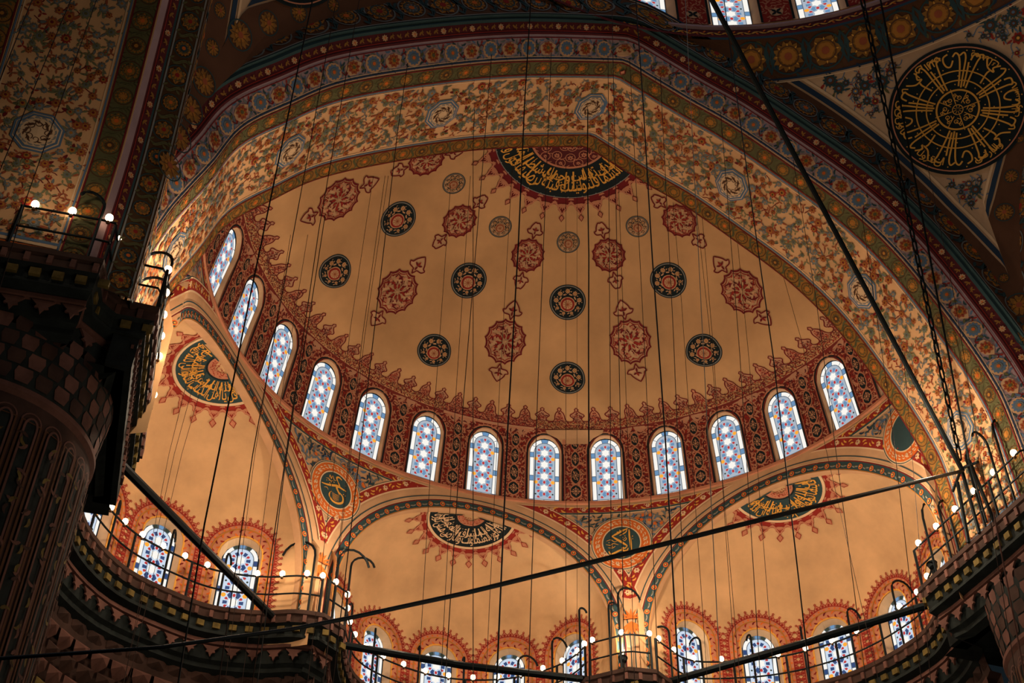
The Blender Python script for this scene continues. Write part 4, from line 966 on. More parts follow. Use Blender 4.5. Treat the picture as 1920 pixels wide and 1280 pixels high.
    for i in range(8):
        a = i * math.pi / 4 + .35; c = .34 * np.exp(1j * a); P.ring(c, .04, .06, g, 7, 10); P.stroke(smooth_curve([c, c + .1 * np.exp(1j * (a + 1)), c + .14 * np.exp(1j * (a + 2)), c + .1 * np.exp(1j * (a + 3))], 4), .022, g, 7)
        P.ring(.43 * np.exp(1j * (a + .3)), .02, .04, g, 7, 8)
    nS = 8
    for i in range(nS):                        # eight lobes of the verse: uprights crossing the rings, bowls at the rim
        a = i * 2 * math.pi / nS + .12
        def Q(pts, w=.045, n=5): P.stroke(smooth_curve([r_ * np.exp(1j * (a + t_)) for r_, t_ in pts], n), w, g, 8)
        Q([(.62, .02), (1.0, .0), (1.40, -.03), (1.54, -.05), (1.56, .06), (1.40, .10)]); Q([(.66, .12), (1.1, .12), (1.34, .13)]); Q([(.62, .22), (1.0, .21), (1.44, .20), (1.60, .24), (1.52, .31)])
        if i % 2: Q([(.66, .32), (1.1, .30), (1.48, .32), (1.60, .38), (1.50, .44)]); Q([(1.40, .44), (1.24, .50), (1.26, .58), (1.40, .62), (1.54, .60), (1.60, .52)])
        else: Q([(1.58, .34), (1.42, .42), (1.34, .36), (1.36, .52), (1.58, .62)]); Q([(.9, .42), (1.2, .46), (1.30, .44)])
        Q([(1.48, .66), (1.62, .70), (1.56, .76), (1.50, .72)], .035)
        for r_, t_ in ((.72, .45), (1.22, .08), (.95, .34), (1.66, .2), (1.2, .68), (1.68, .5)): P.disc(r_ * np.exp(1j * (a + t_)), .022, g, 8, 4)
    for i, tx in enumerate(('ان الله', 'يمسك', 'السماوات', 'والارض', 'ان تزولا', 'ولئن')):
        write(P, tx, arcplace(0j, 1.62, math.pi / 2 - i * math.pi / 3 + .5, -1), .30, g, 8, stretch=1.0, width=.85)
    P.build('calligraphy_roundel', pn)
# ring mouldings, window drum and shell of the main dome
def RD(U, V, H): r = np.asarray(V) * 0 + 1; return None
dprof = [(10.72, 7.30), (10.70, 7.36), (10.80, 7.40), (10.86, 7.82), (10.78, 7.86), (10.78, 7.94), (11.02, 8.26), (11.02, 8.34)]
def DP(U, W, H): r = np.interp(W, range(8), [a for a, b in dprof]); z = np.interp(W, range(8), [b for a, b in dprof]); return (r - H) * np.sin(U), HY + (r - H) * np.cos(U), z
ua = np.linspace(-math.pi, math.pi, 181)
mr = grid('trim_20', DP, ua, [0, 1, 2, 3, 4, 5], 'paint_wine', smooth=False); tag(mr, kind='structure'); br = grid('sill_band', DP, ua, [5, 6, 7], 'paint_ochre', mr, smooth=False)
grid('pale_lip', lambda U, W, H: DP(U, W, H + .015), ua, [3, 4, 5], 'paint_lilac', mr, smooth=False)
P = Pnt(lambda U, V, H: DP(U, 2 + V / .42, H), lambda v: 10.83, .012)
for i in range(120):
    u = -1.2 + i * .020; P.at(u, .21); sd = 1 if i % 2 else -1; comma(P, -.12 - .05j * sd, .4 * sd, .26, 'paint_gold', 1, sd < 0); leaf(P, 0, -1.1 * sd, .16, 'paint_orange', 2)
P.build('scroll_moulding', mr)
P = Pnt(lambda U, V, H: DP(U, 5 + V / .4, H), lambda v: 10.9, .012)
for i in range(150):
    P.at(-1.2 + i * .016, .2); 
    for t in range(3): comma(P, complex(rnd.uniform(-.1, .1), rnd.uniform(-.15, .12)), rnd.random() * 6, .16, ('paint_brown', 'paint_gold', 'paint_navy')[t], 1 + t)
P.build('sill_ornament', br)
def DW(U, V, H): r = 11.02 - np.asarray(H); return r * np.sin(U), HY + r * np.cos(U), 8.34 + np.asarray(V)
acc = []; WD = 2 * math.pi / 28; W2 = 11.02 * WD / 2
for k in range(28):
    uc = (k + .5) * WD; uc = uc if uc < math.pi else uc - 2 * math.pi; rect = np.array([complex(-W2, 0), complex(W2, 0), complex(W2, 3.2), complex(-W2, 3.2)])
    if -R_(50) < uc < R_(70): window(acc, DW, lambda v: 11.02, uc, 0, .80, 2.9, .58, 2.6, .12, .4, rect, 0, 'arched stained glass window of the main dome drum, %s' % ('on the far left' if uc < 0 else 'number %d from the middle of the arch' % (k + 1)))
    else: acc.append((np.stack(DW(uc + np.array([-1, 1, 1, -1]) * WD / 2, np.array([0, 0, 3.2, 3.2]), np.zeros(4)), -1), [(0, 1, 2, 3)]))
dw = join_panels('wall_dome_drum', acc, 'paint_plaster_pink'); tag(dw, kind='structure')
P = Pnt(DW, lambda v: 11.02, .01)
for k in range(-3, 6):
    uc = k * WD; P.at(uc, 0); ins = lambda z: abs(z.real) < .38 and .03 < z.imag < 1.6
    P.strip(np.array([-.42 + .02j, -.42 + 1.6j]), np.array([.42 + .02j, .42 + 1.6j]), 'paint_red', 1)
    fill(P, -.4, .4, .05, 1.6, .13, ins, ['paint_rose'], 2, .16, seed=k + 9)
    P.poly(1j * .45 + .2 * np.exp(2j * np.pi * np.arange(16) / 16), 'paint_plaster', 4); 
    for b in range(4): leaf(P, .45j, b * 1.57 + .78, .2, 'paint_black', 5, 1.2)
    for sx in (-1, 1): P.stroke(np.array([sx * .46 + 0j, sx * .46 + 1.6j]), .07, 'paint_black', 3)
P.build('drum_arabesque', dw)
def DS(U, V, H): r = 11.02 * np.cos(V); return r * np.sin(U), HY + r * np.cos(U), 11.54 + 8.5 * np.sin(V)
ds = grid('ceiling_main_dome', DS, ua[::4], np.linspace(0, math.pi / 2 - .01, 14), 'plaster_dome'); tag(ds, kind='structure')

# ================================================================== GALLERY LEDGE, CORNICE, PIERS
GZ = -6.2
def arcpts(c, r, a0, a1, n): return [(c[0] + r * math.sin(R_(a)), c[1] + r * math.cos(R_(a))) for a in np.linspace(a0, a1, n)]
EDGE_L = [(-16, -4.50), (-13.19, -4.57), (-11.28, -4.66), (-11.14, -3.85), (-10.90, -3.62), (-10.14, -3.60), (-10.10, -2.5), (-10.07, -.6), (-10.07, 1.35), (-10.84, 1.49)]
exl = smooth_curve([complex(*p) for p in [(-11.10, 2.6), (-11.33, 3.88), (-11.01, 5.24), (-10.08, 6.65), (-8.77, 7.49), (-7.74, 7.88), (-6.5, 7.78), (-5.6, 7.42), (-4.8, 7.38)]], 4)
exm = smooth_curve([complex(*p) for p in [(-4.1, 7.95), (-3.85, 9.2), (-3.3, 10.6), (-2.4, 11.4), (-1, 11.95), (.3, 12), (1.6, 11.5), (2.6, 10.5), (3.05, 9.5), (3.15, 8.7)]], 4)
exr = smooth_curve([complex(*p) for p in [(4.95, 7.62), (5.6, 8.1), (6.6, 8.65), (8.0, 8.2), (9.1, 7.5), (9.9, 6.6), (10.47, 5.66), (10.87, 4.37), (11.0, 3.15), (10.72, 2.03)]], 4)
c2t = lambda z: [(float(p.real), float(p.imag)) for p in z]
EDGE_R = [(10.6, 1.75), (9.74, 1.37), (9.74, .6), (9.79, -.6), (9.82, -1.8), (9.86, -3.62), (10.9, -3.66), (11.14, -3.9), (11.28, -4.6), (16, -4.6)]
EDGE = EDGE_L + c2t(exl) + c2t(exm) + [(4.1, 7.72)] + c2t(exr) + EDGE_R
EE = np.array([complex(*p) for p in EDGE])
def outward(z):                                # unit normals pointing away from the hall
    t = np.gradient(z); t = t / np.abs(t); return t * 1j
EN = outward(EE)
def cornice(name, prof, m, parent=None, kind=None, e=None, n_=None, smooth=False):
    e = EE if e is None else e; n_ = EN if n_ is None else n_
    V = []; F = []; k = len(prof)
    for z, n in zip(e, n_):
        for d, h in prof: p = z + n * d; V.append((p.real, p.imag, h))
    for i in range(len(e) - 1):
        for j in range(k - 1): a = i * k + j; F.append((a, a + 1, a + k + 1, a + k))
    o = mesh_obj(name, V, F, [m], parent=parent, smooth=smooth)
    if kind: o['kind'] = kind
    return o
led = cornice('trim_21', [(1.6, GZ + .02), (0, GZ + .02), (0, GZ - .10), (.05, GZ - .14), (.05, GZ - .34)], 'stone_dark', kind='structure')
cornice('soffit_step', [(.05, GZ - .34), (.16, GZ - .40), (.18, GZ - .62), (.16, GZ - .66), (.16, GZ - .72), (.40, GZ - .80)], 'tile_dark', led)
cornice('pink_fillet', [(.38, GZ - .79), (.34, GZ - .84), (.34, GZ - .92), (.44, GZ - .95)], 'tile_pink', led)
cornice('lower_step', [(.44, GZ - .95), (.50, GZ - 1.30), (.62, GZ - 1.38), (.62, GZ - 1.50), (.80, GZ - 1.60)], 'tile_dark', led)
# resample the edge for repeated cornice tiles
def edge_samples(step, d, lo=None, hi=None, pl=None):
    z = EE + EN * d if pl is None else pl; t = np.r_[0, np.cumsum(np.abs(np.diff(z)))]; S = np.arange(lo or 0, hi or t[-1], step)
    p = np.interp(S, t, z.real) + 1j * np.interp(S, t, z.imag); q = np.interp(S + .02, t, z.real) + 1j * np.interp(S + .02, t, z.imag); tt = (q - p); tt /= np.abs(tt) + 1e-9; return p, tt
b1 = MB(); b2 = MB(); b3 = MB(); b4 = MB()
p, t = edge_samples(.42, .03)
for i, (a, d) in enumerate(zip(p, t)):
    an = math.atan2(d.imag, d.real); b1.box((a.real, a.imag, GZ - .24), .10, .08, .20, an)                      # T shaped dentils
    n = d * 1j; b2.box(((a + d * .21 + n * .10).real, (a + d * .21 + n * .10).imag, GZ - .50), .20, .08, .16, an)
p, t = edge_samples(.55, .30)
for i, (a, d) in enumerate(zip(p, t)):
    n = d * 1j; tri = []
    for (x, z) in ((-.22, -.98), (.22, -.98), (.10, -1.10), (.13, -1.16), (.05, -1.18), (0, -1.30), (-.05, -1.18), (-.13, -1.16), (-.10, -1.10)): q = a + d * x + n * .10; tri.append((q.real, q.imag, GZ + z))
    tri2 = [(q[0] - n.real * .05, q[1] - n.imag * .05, q[2]) for q in tri]; k = len(tri)
    b3.add(tri + tri2, [tuple(range(k, 2 * k))] + [(j, (j + 1) % k, k + (j + 1) % k, k + j) for j in range(k)])
b1.build('dentils', 'tile_pink', led)['kind'] = 'stuff'; b2.build('square_tiles', 'tile_brass', led)['kind'] = 'stuff'; b3.build('lambrequin_tiles', 'tile_pink', led)['kind'] = 'stuff'
# dark exedra walls below the gallery with shallow rows of stalactite niches
for nm, zz, c0 in (('wall_left_lower', np.concatenate([[complex(-10.9, 1.5)], exl]), None), ('wall_middle_lower', np.concatenate([[exl[-1]], exm]), None), ('wall_right_lower', np.concatenate([[exm[-1], 4.1 + 7.72j], exr, [10.6 + 1.75j]]), None)):
    zz = resamp(zz, 70); nn = outward(zz)
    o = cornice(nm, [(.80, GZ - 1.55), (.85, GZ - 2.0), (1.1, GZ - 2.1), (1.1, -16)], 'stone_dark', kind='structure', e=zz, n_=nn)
    mbs = [MB(), MB(), MB()]
    for row in range(14):
        zc = GZ - 1.75 - row * .48; off = .78 + row * .015; pp = zz + nn * off; tl = np.r_[0, np.cumsum(np.abs(np.diff(pp)))]; stp = .62
        for s_ in np.arange(.3 + (row % 2) * .31, tl[-1], stp):
            a = np.interp(s_, tl, pp.real) + 1j * np.interp(s_, tl, pp.imag); a2 = np.interp(s_ + .05, tl, pp.real) + 1j * np.interp(s_ + .05, tl, pp.imag); d = (a2 - a) / (abs(a2 - a) + 1e-9); n = d * 1j
            rel = [(-.27, .22, .0), (.27, .22, .0), (.25, -.02, .02), (.12, -.17, .12), (0, -.24, .2), (-.12, -.17, .12), (-.25, -.02, .02)]
            V = []
            for x, z, dd in rel: q = a + d * x + n * dd; V.append((q.real, q.imag, zc + z))
            q = a - n * .10; V.append((q.real, q.imag, zc + .10)); k = len(rel)
            mbs[(row + int(s_ * 7)) % 3 if row > 3 else (2 if row % 2 else 0)].add(V, [(j, (j + 1) % k, k) for j in range(k)])
    for m_, q in zip(('stone_dark', 'tile_brass', 'tile_pink'), mbs): q.build('stalactite_tiles', m_, o)['kind'] = 'stuff'

# fluted piers with pointed panels
def pier(name, cx, cy, R, label):
    ztop = -9.05
    def PF(U, V, H): r = R + np.asarray(H) + 0 * np.asarray(V); return cx + r * np.sin(U), cy + r * np.cos(U), np.asarray(V) + 0 * r
    ua = np.linspace(-math.pi, math.pi, 97)
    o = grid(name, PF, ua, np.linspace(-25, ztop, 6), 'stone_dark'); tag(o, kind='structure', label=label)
    def PC(U, W, H): r = np.interp(W, [0, 1, 2, 3, 4], [R, R + .06, R + .06, R - .02, R + .12]); z = np.interp(W, [0, 1, 2, 3, 4], [ztop - .1, ztop, ztop + .10, ztop + .14, GZ - 1.5]); return cx + r * np.sin(U), cy + r * np.cos(U), z
    grid('collar', PC, ua, [0, 1, 2, 3], 'tile_pink', o, smooth=False); grid('capital', PC, ua, [3, 3.25, 3.5, 3.75, 4], 'tile_dark', o)
    P = Pnt(lambda U, V, H: PF(U, V, H), lambda v: R, .02)
    n = 28
    for i in range(n):
        u = -math.pi + (i + .5) * 2 * math.pi / n; P.at(u, ztop); w_ = math.pi * R / n
        out = np.concatenate([[complex(-w_ * .80, -16)], [complex(-w_ * .80, -.55)], -.55j + w_ * .80 * np.exp(1j * np.linspace(math.pi, 0, 9)), [complex(w_ * .80, -16)]])
        P.stroke(resamp(out, 60), .045, 'paint_brown', 2); ins_ = out * complex(.62, 0); ins_ = ins_.real + 1j * (out.imag - .09); P.stroke(ins_, .04, 'tile_pink', 3)
        P.stroke(out.real * 1.0 + 1j * (out.imag + .04), .03, 'tile_pink', 1)
        P.poly(ins_.real * .92 + 1j * ins_.imag, 'tile_dark', 1)
        for k in range(14):
            z = complex(0, -.95 - k * .62); rr = random.Random(i * 31 + k)
            for q in range(3): comma(P, z + complex(rr.uniform(-.05, .05), rr.uniform(-.12, .12)), rr.random() * 6.28, .22, ('tile_brass', 'stone_dark', 'tile_pink')[q], 4, q % 2 == 0)
    # tiers of trapezoid stalactite bricks on the capital
    P.build('flute_panels', o)
    Q = Pnt(lambda U, V, H: PC(U, 3 + np.asarray(V) / 1.25, 0) if False else PFc(U, V, H), lambda v: R + .1, .02)
    for row in range(4):
        m_ = 34 + row * 2
        for i in range(m_):
            u = (i + .5 * (row % 2)) * 2 * math.pi / m_ - math.pi; Q.at(u, .08 + row * .34); a = math.pi * (R + .1) / m_ * .86
            Q.poly(np.array([complex(-a * .7, 0), complex(a * .7, 0), complex(a, .18), complex(a * .8, .30), complex(-a * .8, .30), complex(-a, .18)]), ('tile_pink', 'stone_dark')[(i * 3 + row) % 2], 1)
    Q.build('brick_tiers', o)
    return o
def make_PFc(cx, cy, R):
    def f(U, V, H): r = R - .02 + .14 * np.asarray(V) / 1.35 + np.asarray(H); return cx + r * np.sin(U), cy + r * np.cos(U), -8.91 + np.asarray(V)
    return f
PFc = make_PFc(-12.9, -1.85, 2.16); pier('pillar_left', -12.9, -1.85, 2.16, 'massive round fluted pier at the left edge, dark painted panels under the gallery')
PFc = make_PFc(12.45, -1.55, 2.33); pier('pillar_right', 12.45, -1.55, 2.33, 'massive round fluted pier at the lower right corner, dark painted panels')
for sx in (-1, 1):                             # underside of the gallery over the pier
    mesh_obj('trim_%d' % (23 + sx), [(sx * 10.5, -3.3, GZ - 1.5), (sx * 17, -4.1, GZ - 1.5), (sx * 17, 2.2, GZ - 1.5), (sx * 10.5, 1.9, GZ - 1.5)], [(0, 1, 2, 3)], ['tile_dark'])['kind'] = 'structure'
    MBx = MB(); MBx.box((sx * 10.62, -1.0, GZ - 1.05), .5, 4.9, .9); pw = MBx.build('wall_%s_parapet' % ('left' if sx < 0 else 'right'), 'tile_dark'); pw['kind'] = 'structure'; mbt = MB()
    for r8 in range(2):
        for k8 in range(20): mbt.box((sx * (10.36 + 0 * r8), -3.4 + k8 * .235, GZ - .75 - r8 * .34), .08, .05, .20)
    mbt.build('stalactite_tiles', 'tile_pink', pw)['kind'] = 'stuff'

# ================================================================== RAILINGS WITH BULBS
bulb_mb = MB(); bulb_mb.lathe((0, 0, 0), [(0.0, .12), (.035, .112), (.066, .085), (.078, .045), (.078, .01), (.06, -.035), (.034, -.07), (0, -.07)], 14) if True else (0, 10)
cap_mb = MB(); cap_mb.lathe((0, 0, -.07), [(.034, 0), (.038, -.05), (.0, -.055)], 8)
bulb_proto = cap_proto = None
def railing(name, path_, label, posts=1.9, bulbs=.66, hooks=(), s_off=.3, extra=()):
    global bulb_proto, cap_proto
    z = np.array(path_); z[0] += (z[1] - z[0]) / abs(z[1] - z[0]) * .12; z[-1] += (z[-2] - z[-1]) / abs(z[-2] - z[-1]) * .12; t = np.r_[0, np.cumsum(np.abs(np.diff(z)))]; L = t[-1]
    at = lambda s: complex(np.interp(s, t, z.real), np.interp(s, t, z.imag))
    root = empty(name, (z[0].real, z[0].imag, GZ)); tag(root, label, 'railing', 'railings along the gallery edge')
    H1, H2 = GZ + 1.10, GZ + .55
    n = max(2, int(L / .25)); pts = [at(L * i / n) for i in range(n + 1)]
    for zz, r, nm in ((H1, .028, 'top_rail'), (H2, .026, 'middle_rail')):
        m = MB(); m.tube([(q.real, q.imag, zz) for q in pts], r, 6); m.build(nm, 'iron', root)
    k = max(1, round(L / posts)); hs = set(hooks)
    for i in range(k + 1):
        q = at(L * i / k); m = MB(); m.tube([(q.real, q.imag, GZ), (q.real, q.imag, H1)], .038, 6); m.build('post', 'iron', root)
    for s, hgt, rad, ang in extra:
        q = at(s * L); d = np.exp(1j * R_(ang)); P_ = [(q.real, q.imag, GZ + .02), (q.real, q.imag, GZ + hgt - rad)]
        for a in np.linspace(.35, math.pi * .92, 8): w_ = q + d * rad * (1 - math.cos(a)); P_.append((w_.real, w_.imag, GZ + hgt - rad + rad * math.sin(a)))
        m = MB(); m.tube(P_, .034, 6); m.build('lamp_crook', 'iron', root)
    nb = max(1, int(L / bulbs)); 
    for i in range(nb + 1):
        q = at(min(L, (i + s_off) * L / nb if i < nb else L * .995)); loc = (q.real, q.imag, H1 + .06)
        if bulb_proto is None:
            o = bulb_mb.build('bulb', 'bulb_glass'); c = cap_mb.build('socket', 'bulb_cap'); c.parent = o; bulb_proto = o
        else:
            o = bulb_proto.copy(); col.objects.link(o)
            for ch in bulb_proto.children: cc = ch.copy(); col.objects.link(cc); cc.parent = o
        o.parent = root; o.matrix_parent_inverse = Matrix(); o.location = Vector(loc) - root.location
    return root
ins_ = EE + EN * .07
iL = len(EDGE_L); i1 = iL + len(exl); i2 = i1 + len(exm); i3 = i2 + 1; i4 = i3 + len(exr)
railing('iron_railing', list(ins_[1:iL]), 'black iron railing with bulbs on the stepped gallery above the left pier', 1.9, .66, extra=((.16, 1.7, .25, 200), (.33, 2.0, .28, 180), (.45, 2.1, .35, 160), (.52, 1.9, .33, 170), (.62, 1.5, .3, 190), (.8, 1.5, .3, 190)))
railing('iron_railing', list(ins_[iL - 1:i1]), 'curved black railing with bulbs across the front of the left exedra', 1.9, .66, extra=((.25, 1.7, .3, 120), (.42, 1.7, .28, 90), (.6, 1.9, .25, 80), (.75, 1.8, .25, 70), (.97, 2.3, .5, 150)))
railing('iron_railing', list(ins_[i1 - 1:i2]), 'curved black railing with bulbs across the middle exedra', 1.6, .74, extra=((.02, 2.4, .5, 20), (.10, 2.6, .35, 0), (.22, 2.0, .3, 100), (.36, 2.0, .15, 80), (.5, 2.0, .1, 90), (.62, 1.9, .1, 90), (.76, 1.9, .35, 10), (.86, 2.2, .3, 20), (.97, 2.6, .15, 20)))
railing('iron_railing', list(ins_[i2 - 1:i3 + 1]), 'short angled black railing with bulbs round the foot of the right column', 1.4, .8, s_off=.1, extra=((.35, 2.4, .3, 30), (.52, 2.8, .4, 10)))
railing('iron_railing', list(ins_[i3:i4 + 1]), 'curved black railing with bulbs across the right exedra', 1.6, .8, extra=((.08, 1.9, .25, 150), (.2, 2.0, .25, 110), (.34, 2.0, .15, 90), (.48, 2.0, .2, 60), (.62, 2.1, .3, 20), (.78, 2.2, .4, 10)))
railing('iron_railing', list(ins_[i4 + 1:-1]), 'straight black railing with bulbs on the gallery by the right jamb of the great arch', 1.5, .8, extra=((.1, 2.5, .8, 20), (.2, 2.0, .5, 20), (.42, 2.6, .5, 20), (.55, 2.2, .3, 200), (.6, 2.7, .5, 10)))

for (a, b, p_), lb in zip(FLOOD, ('at the foot of the left column', 'at the foot of the right column', 'by the right jamb of the great arch')):
    d = (Vector(b) - Vector(a)).normalized(); root = empty('floodlight', (a[0], a[1], GZ + .02)); tag(root, 'small black floodlight on the gallery ' + lb, 'floodlight', 'gallery floodlights')
    m = MB(); c = Vector(a) - d * .20; m.tube([tuple(c - d * .10), tuple(c - d * .06), tuple(c + d * .04), tuple(c + d * .08)], [.05, .11, .13, .15], 10); m.build('lamp_housing', 'iron', root)
    m = MB(); m.tube([(a[0], a[1], GZ + .02), tuple(c - d * .08)], .03, 6); m.build('stand', 'iron', root)
# ================================================================== IRON TIE BARS
CP = np.array((-8.469, -23.053, -23.211)); CRt = np.array(cr); CUp = np.array(cu); CFw = np.array(cf)
def bar(name, pts, r, label, cat='tie bar', kink=False):
    m = MB(); m.tube(pts, r, 8); o = m.build(name, 'iron'); 
    a = Vector(pts[0]); o.data.transform(Matrix.Translation(-a)); o.location = a; tag(o, label, cat); return o
bar('tie_bar', [(-10.95, -.4, -7.45), (-10.75, .1, -7.22), (-8.79, 3.36, -6.85), (-6.34, 7.44, -6.36), (-5.4, 9.0, -6.2)], .105, 'thick black iron tie bar slanting across the left exedra from pier to column')
bar('tie_bar', [(-4.4, 8.82, -6.27), (-.46, 8.94, -6.28), (3.6, 9.05, -6.06)], .105, 'thick black iron tie bar across the foot of the middle exedra')
bar('tie_bar', [(5.2, 8.9, -6.1), (7.99, 4.68, -6.38), (10.4, 1.1, -6.50)], .105, 'thick black iron tie bar across the right exedra, meeting the right pier')
node = (9.8, -1.47, -4.34)
bar('tie_bar', [node, (.267, -8.137, -11.92), (-4.065, -11.166, -15.39), (-5.834, -12.404, -16.797), (-7.066, -13.265, -17.743), (-7.6, -13.64, -18.14), (-8.584, -14.327, -18.813), (-9.6, -15.03, -19.42)], [.045, .040, .030, .024, .020, .017, .015, .013], 'long thin black rod rising from lower left to the right jamb of the great arch')
e_ = np.array([.2, -9.0, 1.45]); n_ = np.array(node); d_ = e_ - n_
bar('tie_bar', [tuple(n_), tuple(e_), tuple(n_ + d_ * 2.1)], .062, 'thick black rod slanting down from the top edge to the right jamb of the arch')

# ================================================================== HANGING WIRES AND CHAINS
def pray(u, v):
    d = CFw + CRt * (u - 960) / 2343.2 + CUp * (640 - v) / 2343.2; return CP, d / np.linalg.norm(d)
def on_y(u, v, y): o, d = pray(u, v); return o + d * ((y - o[1]) / d[1])
def on_dome(u, v):
    o, d = pray(u, v); c = np.array([0, 0, ZS]); oo = o - c; b = oo @ d; q = b * b - (oo @ oo - RS * RS); return o + d * (-b + math.sqrt(max(q, 0)))
# (top px, bottom px, kind, radius): kind D starts on the semi-dome, a number is the depth y of a wire coming from above
WIRES = [(67, 0, 0, 150, -12, .012), (141, 0, 0, 319, -11, .012), (188, 0, 50, 370, -10, .012), (677, 0, 598, 430, -7, .014), (586, 0, 383, 984, -6, .026), (633, 0, 474, 850, -5.5, .016),
 (545, 440, 478, 850, 'D', .012), (577, 440, 510, 850, 'D', .012), (385, 640, 327, 850, 4.5, .011), (398, 655, 341, 850, 4.6, .011), (372, 628, 317, 850, 4.4, .011), (610, 400, 534, 877, 'D', .022),
 (700, 330, 657, 615, 'D', .012), (722, 330, 680, 628, 'D', .014), (728, 330, 684, 628, 'D', .012), (766, 107, 745, 250, -3.45, .018), (845, 345, 810, 830, 'D', .013), (923, 89, 868, 763, -3.45, .016), (882, 330, 855, 736, 'D', .013),
 (890, 201, 887, 270, -1.6, .016), (962, 290, 937, 719, 'D', .012), (996, 0, 952, 803, -5, .028), (1034, 89, 1008, 736, -3.45, .016), (1061, 300, 1061, 736, 'D', .012), (1082, 330, 1082, 635, 'D', .009), (1102, 205, 1104, 830, -1.6, .030),
 (1140, 97, 1144, 702, -3.4, .014), (1147, 0, 1162, 736, -6, .013), (1160, 350, 1177, 830, 'D', .013), (1180, 100, 1211, 702, -3.4, .013), (1191, 0, 1248, 830, -5, .028), (1238, 138, 1263, 635, -3.4, .015), (1262, 380, 1278, 568, 'D', .012),
 (1306, 395, 1330, 615, 'D', .012), (1316, 400, 1335, 622, 'D', .012), (1357, 17, 1450, 669, -5, .024), (1350, 195, 1387, 662, -3.4, .014), (1383, 455, 1404, 669, 'D', .012), (1468, 515, 1502, 635, 'D', .012), (1485, 285, 1530, 560, -3.4, .014),
 (1614, 388, 1668, 760, -3.4, .014), (1680, 534, 1700, 729, -1.5, .012), (1727, 250, 1790, 560, -6, .012)]
MBW = []
for i, (a, b, c, d, k, r) in enumerate(WIRES):
    sl = (c - a) / (d - b); yb = 1300; xb = c + sl * .8 * (yb - d) if k != -1.6 or i != 19 else c
    if k == 'D': A = on_dome(a, b); y = A[1]; B = on_y(xb, yb, y)
    else:
        y = k; A = on_y(a, b, y); B = on_y(xb, yb, y)
        if b < 20: A = A + (A - B) * .28
    M_ = on_y(c, d, y); pts = [A] + [M_ + (A - M_) * (1 - t) + np.array([math.sin(t * 17 + i), 0, 0]) * .02 * (r > .02) for t in (.25, .5, .75)] + [M_, (M_ + B) / 2, B]
    m = MB(); m.tube([tuple(p) for p in pts], r * .58, 5); o = m.build('hanging_wire', 'wire' if r < .02 else 'iron'); o.data.transform(Matrix.Translation(-Vector(pts[0]))); o.location = Vector(pts[0])
    side = ('far left' if a < 300 else 'left' if a < 800 else 'middle' if a < 1250 else 'right')
    kd = lambda w_: 'D' if w_[4] == 'D' else 'E' if w_[4] > 0 else 'S' if -4 < w_[4] < -1 and w_[1] > 20 else 'H'; where = dict(D='from the semi-dome', E='from the left exedra arch', S='from the arch soffit', H='from above the frame')[kd(WIRES[i])]
    n_same = [w_ for w_ in WIRES if ('far left' if w_[0] < 300 else 'left' if w_[0] < 800 else 'middle' if w_[0] < 1250 else 'right') == side and kd(w_) == kd(WIRES[i]) and (w_[5] > .02) == (r > .02)]
    pos = sorted(w_[0] for w_ in n_same).index(a) + 1
    tag(o, '%s dark wire %s, %s of %d in the %s part' % ('thick' if r > .02 else 'thin', where, ['first', 'second', 'third', 'fourth', 'fifth', 'sixth', 'seventh', 'eighth', 'ninth', 'tenth', 'eleventh', 'twelfth'][pos - 1], len(n_same), side), 'wire', 'chandelier wires hanging in front of the vaults')
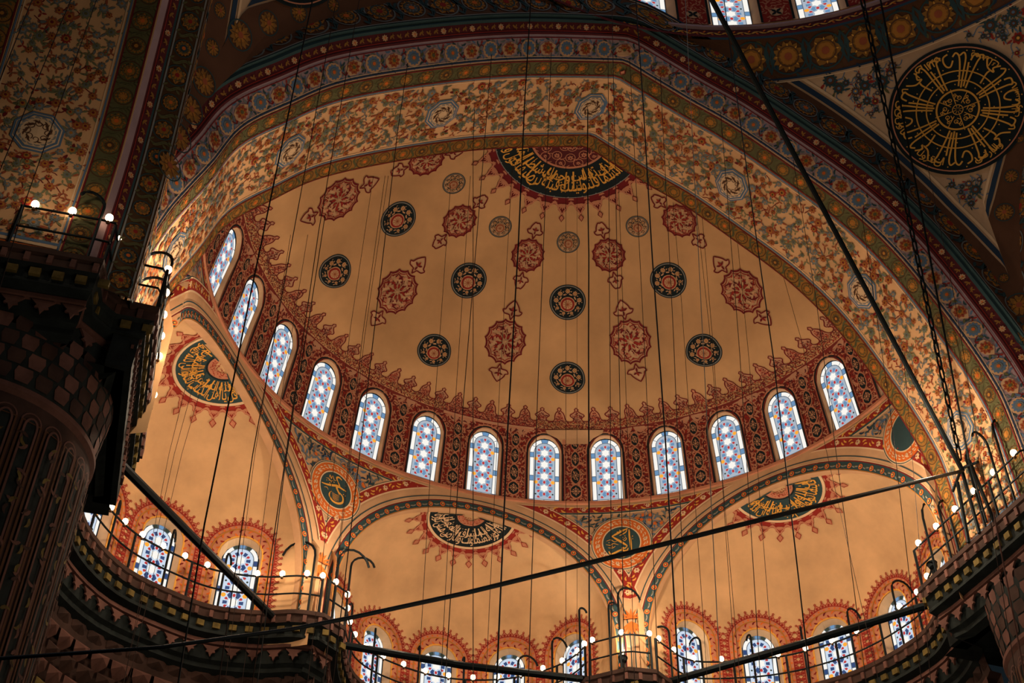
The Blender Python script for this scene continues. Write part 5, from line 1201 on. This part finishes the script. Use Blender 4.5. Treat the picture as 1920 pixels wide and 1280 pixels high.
# chain of links running down to the right jamb, with two thin rods beside it
def chain(name, A, B, label, step=.34, r=.028):
    A = np.array(A); B = np.array(B); L = np.linalg.norm(B - A); n = int(L / step); d = (B - A) / L; m = MB(); a1 = np.cross(d, [0, 1, .1]); a1 /= np.linalg.norm(a1); a2 = np.cross(d, a1)
    for i in range(n):
        c = A + d * (i + .5) * step; s_ = a1 if i % 2 else a2; P_ = [c + d * math.cos(t) * step * .62 + s_ * math.sin(t) * .06 for t in np.linspace(0, 2 * math.pi, 11)]; m.tube([tuple(p) for p in P_], r, 4, cap=False)
    o = m.build(name, 'iron'); o.data.transform(Matrix.Translation(-Vector(A))); o.location = Vector(A); tag(o, label, 'chain'); return o
A_ = on_y(1617, 0, -7.5); N_ = np.array(node)
chain('iron_chain', A_ + (A_ - N_) * .3, N_, 'heavy black chain of oval links hanging before the right side of the great arch')
for x0, x1, dz in ((1651, 1816, 0), (1575, 1795, .2)):
    if x0 == 1575: continue
    A_ = on_y(x0, 0, -7.2); B_ = on_y(x1, 860, -1.9); bar('hanging_rod', [tuple(A_ + (A_ - B_) * .3), tuple(B_), tuple(B_ - np.array([0, 0, 1.9]))], .026, 'thin black rod just right of the heavy chain', 'rod')
A_ = on_y(1285, 0, -6); B_ = on_y(1318, 640, -6); bar('white_cord', [tuple(A_ + (A_ - B_) * .3), tuple(B_), tuple(B_ + (B_ - A_) * 1.0)], .008, 'thin pale cord hanging from the top edge before the right half of the arch', 'cord').data.materials[0] = MATS['paint_grey']
A_ = on_y(1863, 960, -4.2); B_ = on_y(1905, 1180, -4.2); bar('twisted_cord', [tuple(A_), tuple(B_), tuple(B_ + (B_ - A_))], .016, 'pale twisted cord hanging in front of the dark right pier', 'cord').data.materials[0] = MATS['tile_pink']
# upright frame of rods on the gallery at the right jamb, where bar, rod and chain meet
fr = empty('rod_bracket', (9.8, -1.45, GZ)); tag(fr, 'black iron bracket of upright rods by the right jamb where rods and chain meet', 'bracket')
for dx, dy, h in ((0, 0, 2.1), (.06, -.55, 1.95), (-.02, .45, 1.7)):
    m = MB(); m.tube([(9.8 + dx, -1.45 + dy, GZ), (9.8 + dx * .5, -1.45 + dy * .6, GZ + h)], .05, 6); m.build('upright', 'iron', fr)
m = MB(); m.tube([(9.8, -2.1, GZ + 1.7), (9.8, -1.45, GZ + 1.95), (9.8, -.9, GZ + 1.6)], .04, 6); m.build('cross_arm', 'iron', fr)
